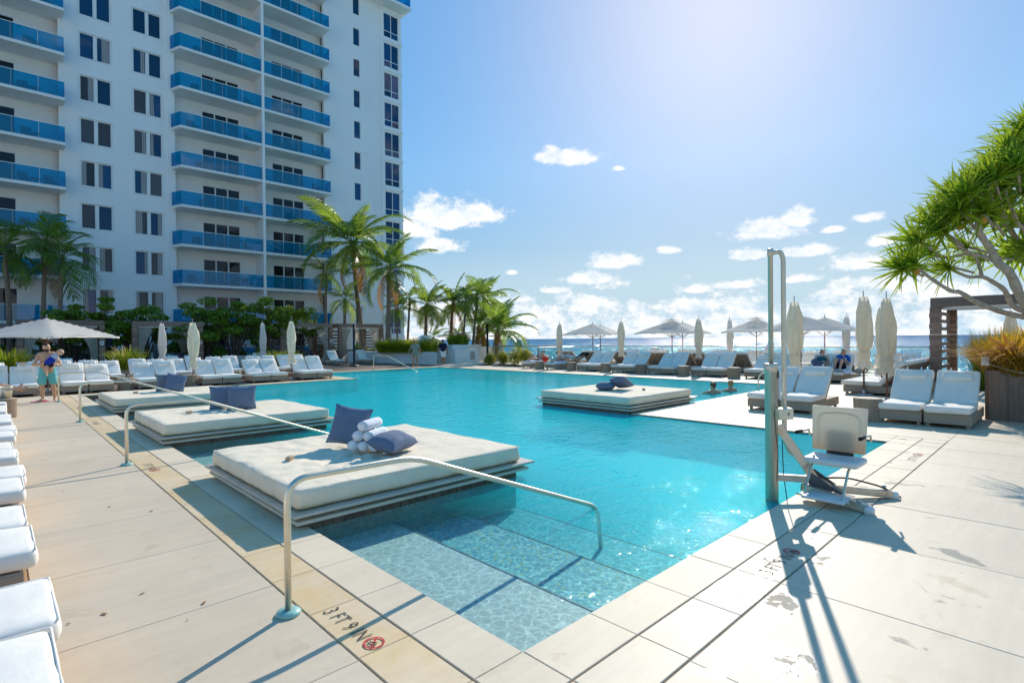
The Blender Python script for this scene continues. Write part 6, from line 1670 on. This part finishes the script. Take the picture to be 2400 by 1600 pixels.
person('man in a navy polo, white shorts and blue cap beside the planter', (22.75, 30.8, 0), R(-40), J, 'skin_brown', 1.02, h_short, [('polo_shirt', 'shirt_navy', [(V3((-.09, .01, 1.36)), V3((.09, .01, 1.36)), .128, .128, .06), (V3((-.05, .01, 1.28)), V3((-.04, .01, 1.0)), .145, .14, .06), (V3((.05, .01, 1.28)), V3((.04, .01, 1.0)), .145, .14, .06), (J['sl'].lerp(J['sr'], .1), J['sr'].lerp(J['sl'], .1), .09, .09, .05), (J['sl'], J['sl'].lerp(J['el'], .7), .07, .068, .03), (J['sr'], J['sr'].lerp(J['er'], .7), .07, .068, .03)]), ('shorts', 'shorts_white', [(V3((-.06, .01, .95)), V3((.06, .01, .95)), .125, .125, .04), (J['hl'], J['hl'].lerp(J['kl'], .75), .11, .095, .03), (J['hr'], J['hr'].lerp(J['kr'], .75), .11, .095, .03)]), ('cap', 'cap_blue', [(V3((0, .0, 1.685)), V3((0, .01, 1.695)), .096, .092, .02), (V3((-.04, -.12, 1.665)), V3((.04, -.12, 1.665)), .025, .025, .04)])])
# two swimmers, shoulders out of the water
for (x, y, rz, hr, lb) in ((16.42, 7.95, R(150), h_brown, 'swimmer with short brown hair, back to the camera, in the pool'), (17.45, 7.85, R(160), h_ginger, 'swimmer with reddish hair beside the other in the pool')):
    J = stand(); J.update(el=V3((-.42, -.16, 1.32)), er=V3((.42, -.16, 1.32)), wl=V3((-.36, -.38, 1.24)), wr=V3((.36, -.38, 1.24)), kl=V3((-.1, -.2, .55)), kr=V3((.1, -.25, .55)), al=V3((-.1, .1, .25)), ar=V3((.1, .1, .22)), tl=V3((-.1, -.03, .16)), tr=V3((.1, -.03, .13)))
    person(lb, (x, y, -1.42), rz, J, 'skin_tan', 1.0, hr)
# people on loungers: joints given in the lounger's frame (x across, y from foot to head)
def on_lounger(key, x0, y0, rz): return Matrix.Translation((x0, y0, 0)) @ Matrix.Rotation(rz, 4, 'Z')
def recline(pel_y, ang, knees, seat=.45, x=.36, foot=None):
    ca, sa = math.cos(R(ang)), math.sin(R(ang))
    def bk(l, dx=0.0, off=.0): return V3((x+dx, pel_y+ca*l - sa*off, seat+.08+sa*l + ca*off))
    z = seat+.04
    J = dict(pel=bk(0), chest=bk(.30), neck=bk(.50), head=bk(.66, 0, .03), sl=bk(.46, -.185), sr=bk(.46, .185), hl=bk(-.03, -.09), hr=bk(-.03, .09), el=bk(.20, -.27, .03), er=bk(.20, .27, .03), wl=bk(-.02, -.22, .10), wr=bk(-.02, .22, .10))
    for s_, q, kz in (('l', -1, knees[0]), ('r', 1, knees[1])):
        kn = V3((x+q*.10, pel_y-.40+.10*kz, z+.05+.36*kz)); an = V3((x+q*.10, pel_y-.80+.30*kz, z+.02)); J['k'+s_] = kn; J['a'+s_] = an; J['t'+s_] = an+V3((0, -.07, .13 if kz < .3 else -.0))
        if kz >= .3: J['t'+s_] = an+V3((0, -.14, -.02))
    return J
# sunbather propped on an arm
J = recline(1.0, 38, (.75, .15)); J.update(er=V3((.60, 1.35, .60)), wr=V3((.50, 1.42, .82)), el=V3((.12, 1.12, .66)), wl=V3((.2, 1.0, .62)))
sw = lambda J, m='swim_dark': [('swimsuit', m, [(J['pel']+V3((-.06, 0, 0)), J['pel']+V3((.06, 0, 0)), .118, .118, .04), (J['pel'], J['chest'], .125, .130, .05)])]
person('dark-haired sunbather in dark swimwear resting on one arm', (0, 0, 0), 0, J, 'skin_tan', .95, h_long, sw(J), on_lounger(0, FX-.05, 23.0, FACE_W))
J = recline(1.0, 22, (.1, .65)); person('sunbather in pale shirt lying with one knee raised', (0, 0, 0), 0, J, 'skin_light', 1.0, h_black, [('shirt', 'towel_white', [(J['pel'], J['chest'], .135, .14, .05), (J['sl'].lerp(J['sr'], .15), J['sr'].lerp(J['sl'], .15), .095, .095, .05)])], on_lounger(0, FX-.05, 21.05, FACE_W))
J = recline(1.05, 24, (.05, .05)); person('dark-haired sunbather lying flat beside the one with a raised knee', (0, 0, 0), 0, J, 'skin_tan', .95, h_black, sw(J, 'top_teal'), on_lounger(0, FX+.25, 20.2, FACE_W))
lounger2 = None
# woman in sunglasses and boy
J = recline(1.0, 56, (.55, .35)); J.update(head=J['neck']+V3((0, -.02, .16)), el=J['chest']+V3((-.28, -.06, -.14)), wl=J['pel']+V3((-.16, -.16, .10)), er=J['chest']+V3((.28, -.04, -.16)), wr=J['pel']+V3((.16, -.12, .10)))
person('blonde woman in red sunglasses and teal top on a lounger', (0, 0, 0), 0, J, 'skin_light', .95, h_pony, [('top', 'top_teal', [(J['chest']+V3((-.05, 0, .03)), J['chest']+V3((.05, 0, .03)), .135, .135, .03), (J['pel'], J['chest'], .125, .130, .04)]), ('wrap', 'wrap_grey', [(J['pel'], J['kl'], .14, .11, .06), (J['pel'], J['kr'], .14, .11, .06), (J['kl'], J['al'], .10, .08, .05), (J['kr'], J['ar'], .10, .08, .05)]), ('sunglasses', 'lens_red', [(J['head']+V3((-.05, -.085, .015)), J['head']+V3((.05, -.085, .015)), .022, .022, .01)])], on_lounger(0, FX-.05, 7.42, FACE_W))
J = recline(1.05, 58, (.9, .8)); J.update(head=J['neck']+V3((.02, -.05, .15)), wr=J['head']+V3((.02, -.13, -.14)), er=J['chest']+V3((.26, -.16, -.14)))
person('boy in a bright blue shirt with knees drawn up on a lounger', (0, 0, 0), 0, J, 'skin_tan', .9, h_brown, [('shirt', 'shirt_bright_blue', [(J['pel'], J['chest'], .135, .14, .05), (J['sl'].lerp(J['sr'], .15), J['sr'].lerp(J['sl'], .15), .09, .09, .05), (J['sl'], J['sl'].lerp(J['el'], .6), .065, .06, .03), (J['sr'], J['sr'].lerp(J['er'], .6), .065, .06, .03)]), ('shorts', 'shirt_navy', [(J['pel']+V3((-.06, 0, 0)), J['pel']+V3((.06, 0, 0)), .125, .125, .04), (J['hl'], J['hl'].lerp(J['kl'], .6), .10, .085, .03), (J['hr'], J['hr'].lerp(J['kr'], .6), .10, .085, .03)])], on_lounger(0, FX-.05, 6.685, FACE_W))
# person in a white hat further out
v_ = dpt(1800, 30.0); J = recline(1.0, 60, (.3, .3))
person('person in a white bucket hat among the sea-side loungers', (0, 0, 0), 0, J, 'skin_light', 1.0, h_short, [('hat', 'hat_white', [(J['head']+V3((0, 0, .05)), J['head']+V3((0, 0, .10)), .105, .095, .02), (J['head']+V3((-.05, 0, .02)), J['head']+V3((.05, 0, .02)), .115, .115, .03)]), ('shirt', 'towel_white', [(J['pel'], J['chest'], .135, .14, .05), (J['sl'].lerp(J['sr'], .15), J['sr'].lerp(J['sl'], .15), .09, .09, .05)])], on_lounger(0, v_[0]-1.3, v_[1]+.36, FACE_W))
# person on the left row: one leg reaches into the picture
J = recline(.50, 35, (.0, .0)); J.update(kr=V3((.46, .02, .56)), ar=V3((.44, -.40, .40)), tr=V3((.44, -.52, .48)), kl=V3((.26, .05, .52)), al=V3((.26, -.33, .45)), tl=V3((.26, -.40, .57)))
person('sunbather on the walk loungers with outstretched legs', (0, 0, 0), 0, J, 'skin_tan', 1.0, h_short, sw(J), on_lounger(0, .14, 2.70+2.03*9, FACE_E))
# towels, bag and clothes lying about
def drape(label, loc, rz, w, l, mat='towel_white', hump=.06, seed=0, name='beach_towel', ang=0, cat='towel'):
    M_ = Matrix.Translation(loc) @ Matrix.Rotation(rz, 4, 'Z') @ Matrix.Rotation(R(ang), 4, 'X')
    def fn(u, v):
        x, y = (u-.5)*w, v*l; e = max(0, abs(u-.5)*2-.72)/.28
        return V3((x, y, .035+hump*abs(vnoise((x, y, seed), 4, seed))+.02*vnoise((x, y, 1), 11, seed)-.12*e*e))
    mb = MB().grid(18, 20, fn); n = len(mb.v); base_ = list(mb.v); mb.v += [(x, y, z-.012) for x, y, z in base_]; m = len(mb.f); mb.f += [tuple(i+n for i in f[::-1]) for f in mb.f[:m]]
    o = mb.build(name, mat, None, True); o.matrix_world = M_; return tag(o, label, cat)
drape('white towel spread under the woman in sunglasses', (FX+.0, 7.06, .40), FACE_W, .84, 1.0, seed=1); drape('white towel spread under the boy in blue', (FX-.06, 6.32, .40), FACE_W, .84, 1.0, seed=5)
drape('white towel hanging off the sunbathers\' lounger', (FX-.06, 20.7, .40), FACE_W, .86, .9, seed=8); drape('white towel under the dark-haired sunbather', (FX-.02, 22.64, .40), FACE_W, .86, .9, seed=9)
drape('crumpled white towel on the sixth far lounger', (FX+.1, 8.6, .40), FACE_W, .6, .5, seed=11, hump=.16)
o = obj('beach_bag', sdf_mesh([(V3((0, 0, .16)), V3((.14, 0, .17)), .15, .14, .05), (V3((-.02, 0, .06)), V3((.16, 0, .06)), .10, .10, .04), (V3((.02, 0, .30)), V3((.12, 0, .36)), .015, .015, .02)], 'beach_bag', .014), 'bag_red', None, (FX+.35, 21.5, .40)); tag(o, 'red beach bag between the sunbathers', 'bag')
drape('black shirt hung over a lounger back near the sunbathers', (FX+1.45, 19.6, .78), FACE_W, .5, .35, 'cloth_black', .05, 3, 'hanging_shirt', 20, 'shirt')
drape('white towel over a sea-side lounger back', (27.1, 16.3, .86), FACE_E, .6, .5, 'towel_white', .12, 4, 'beach_towel', 30)
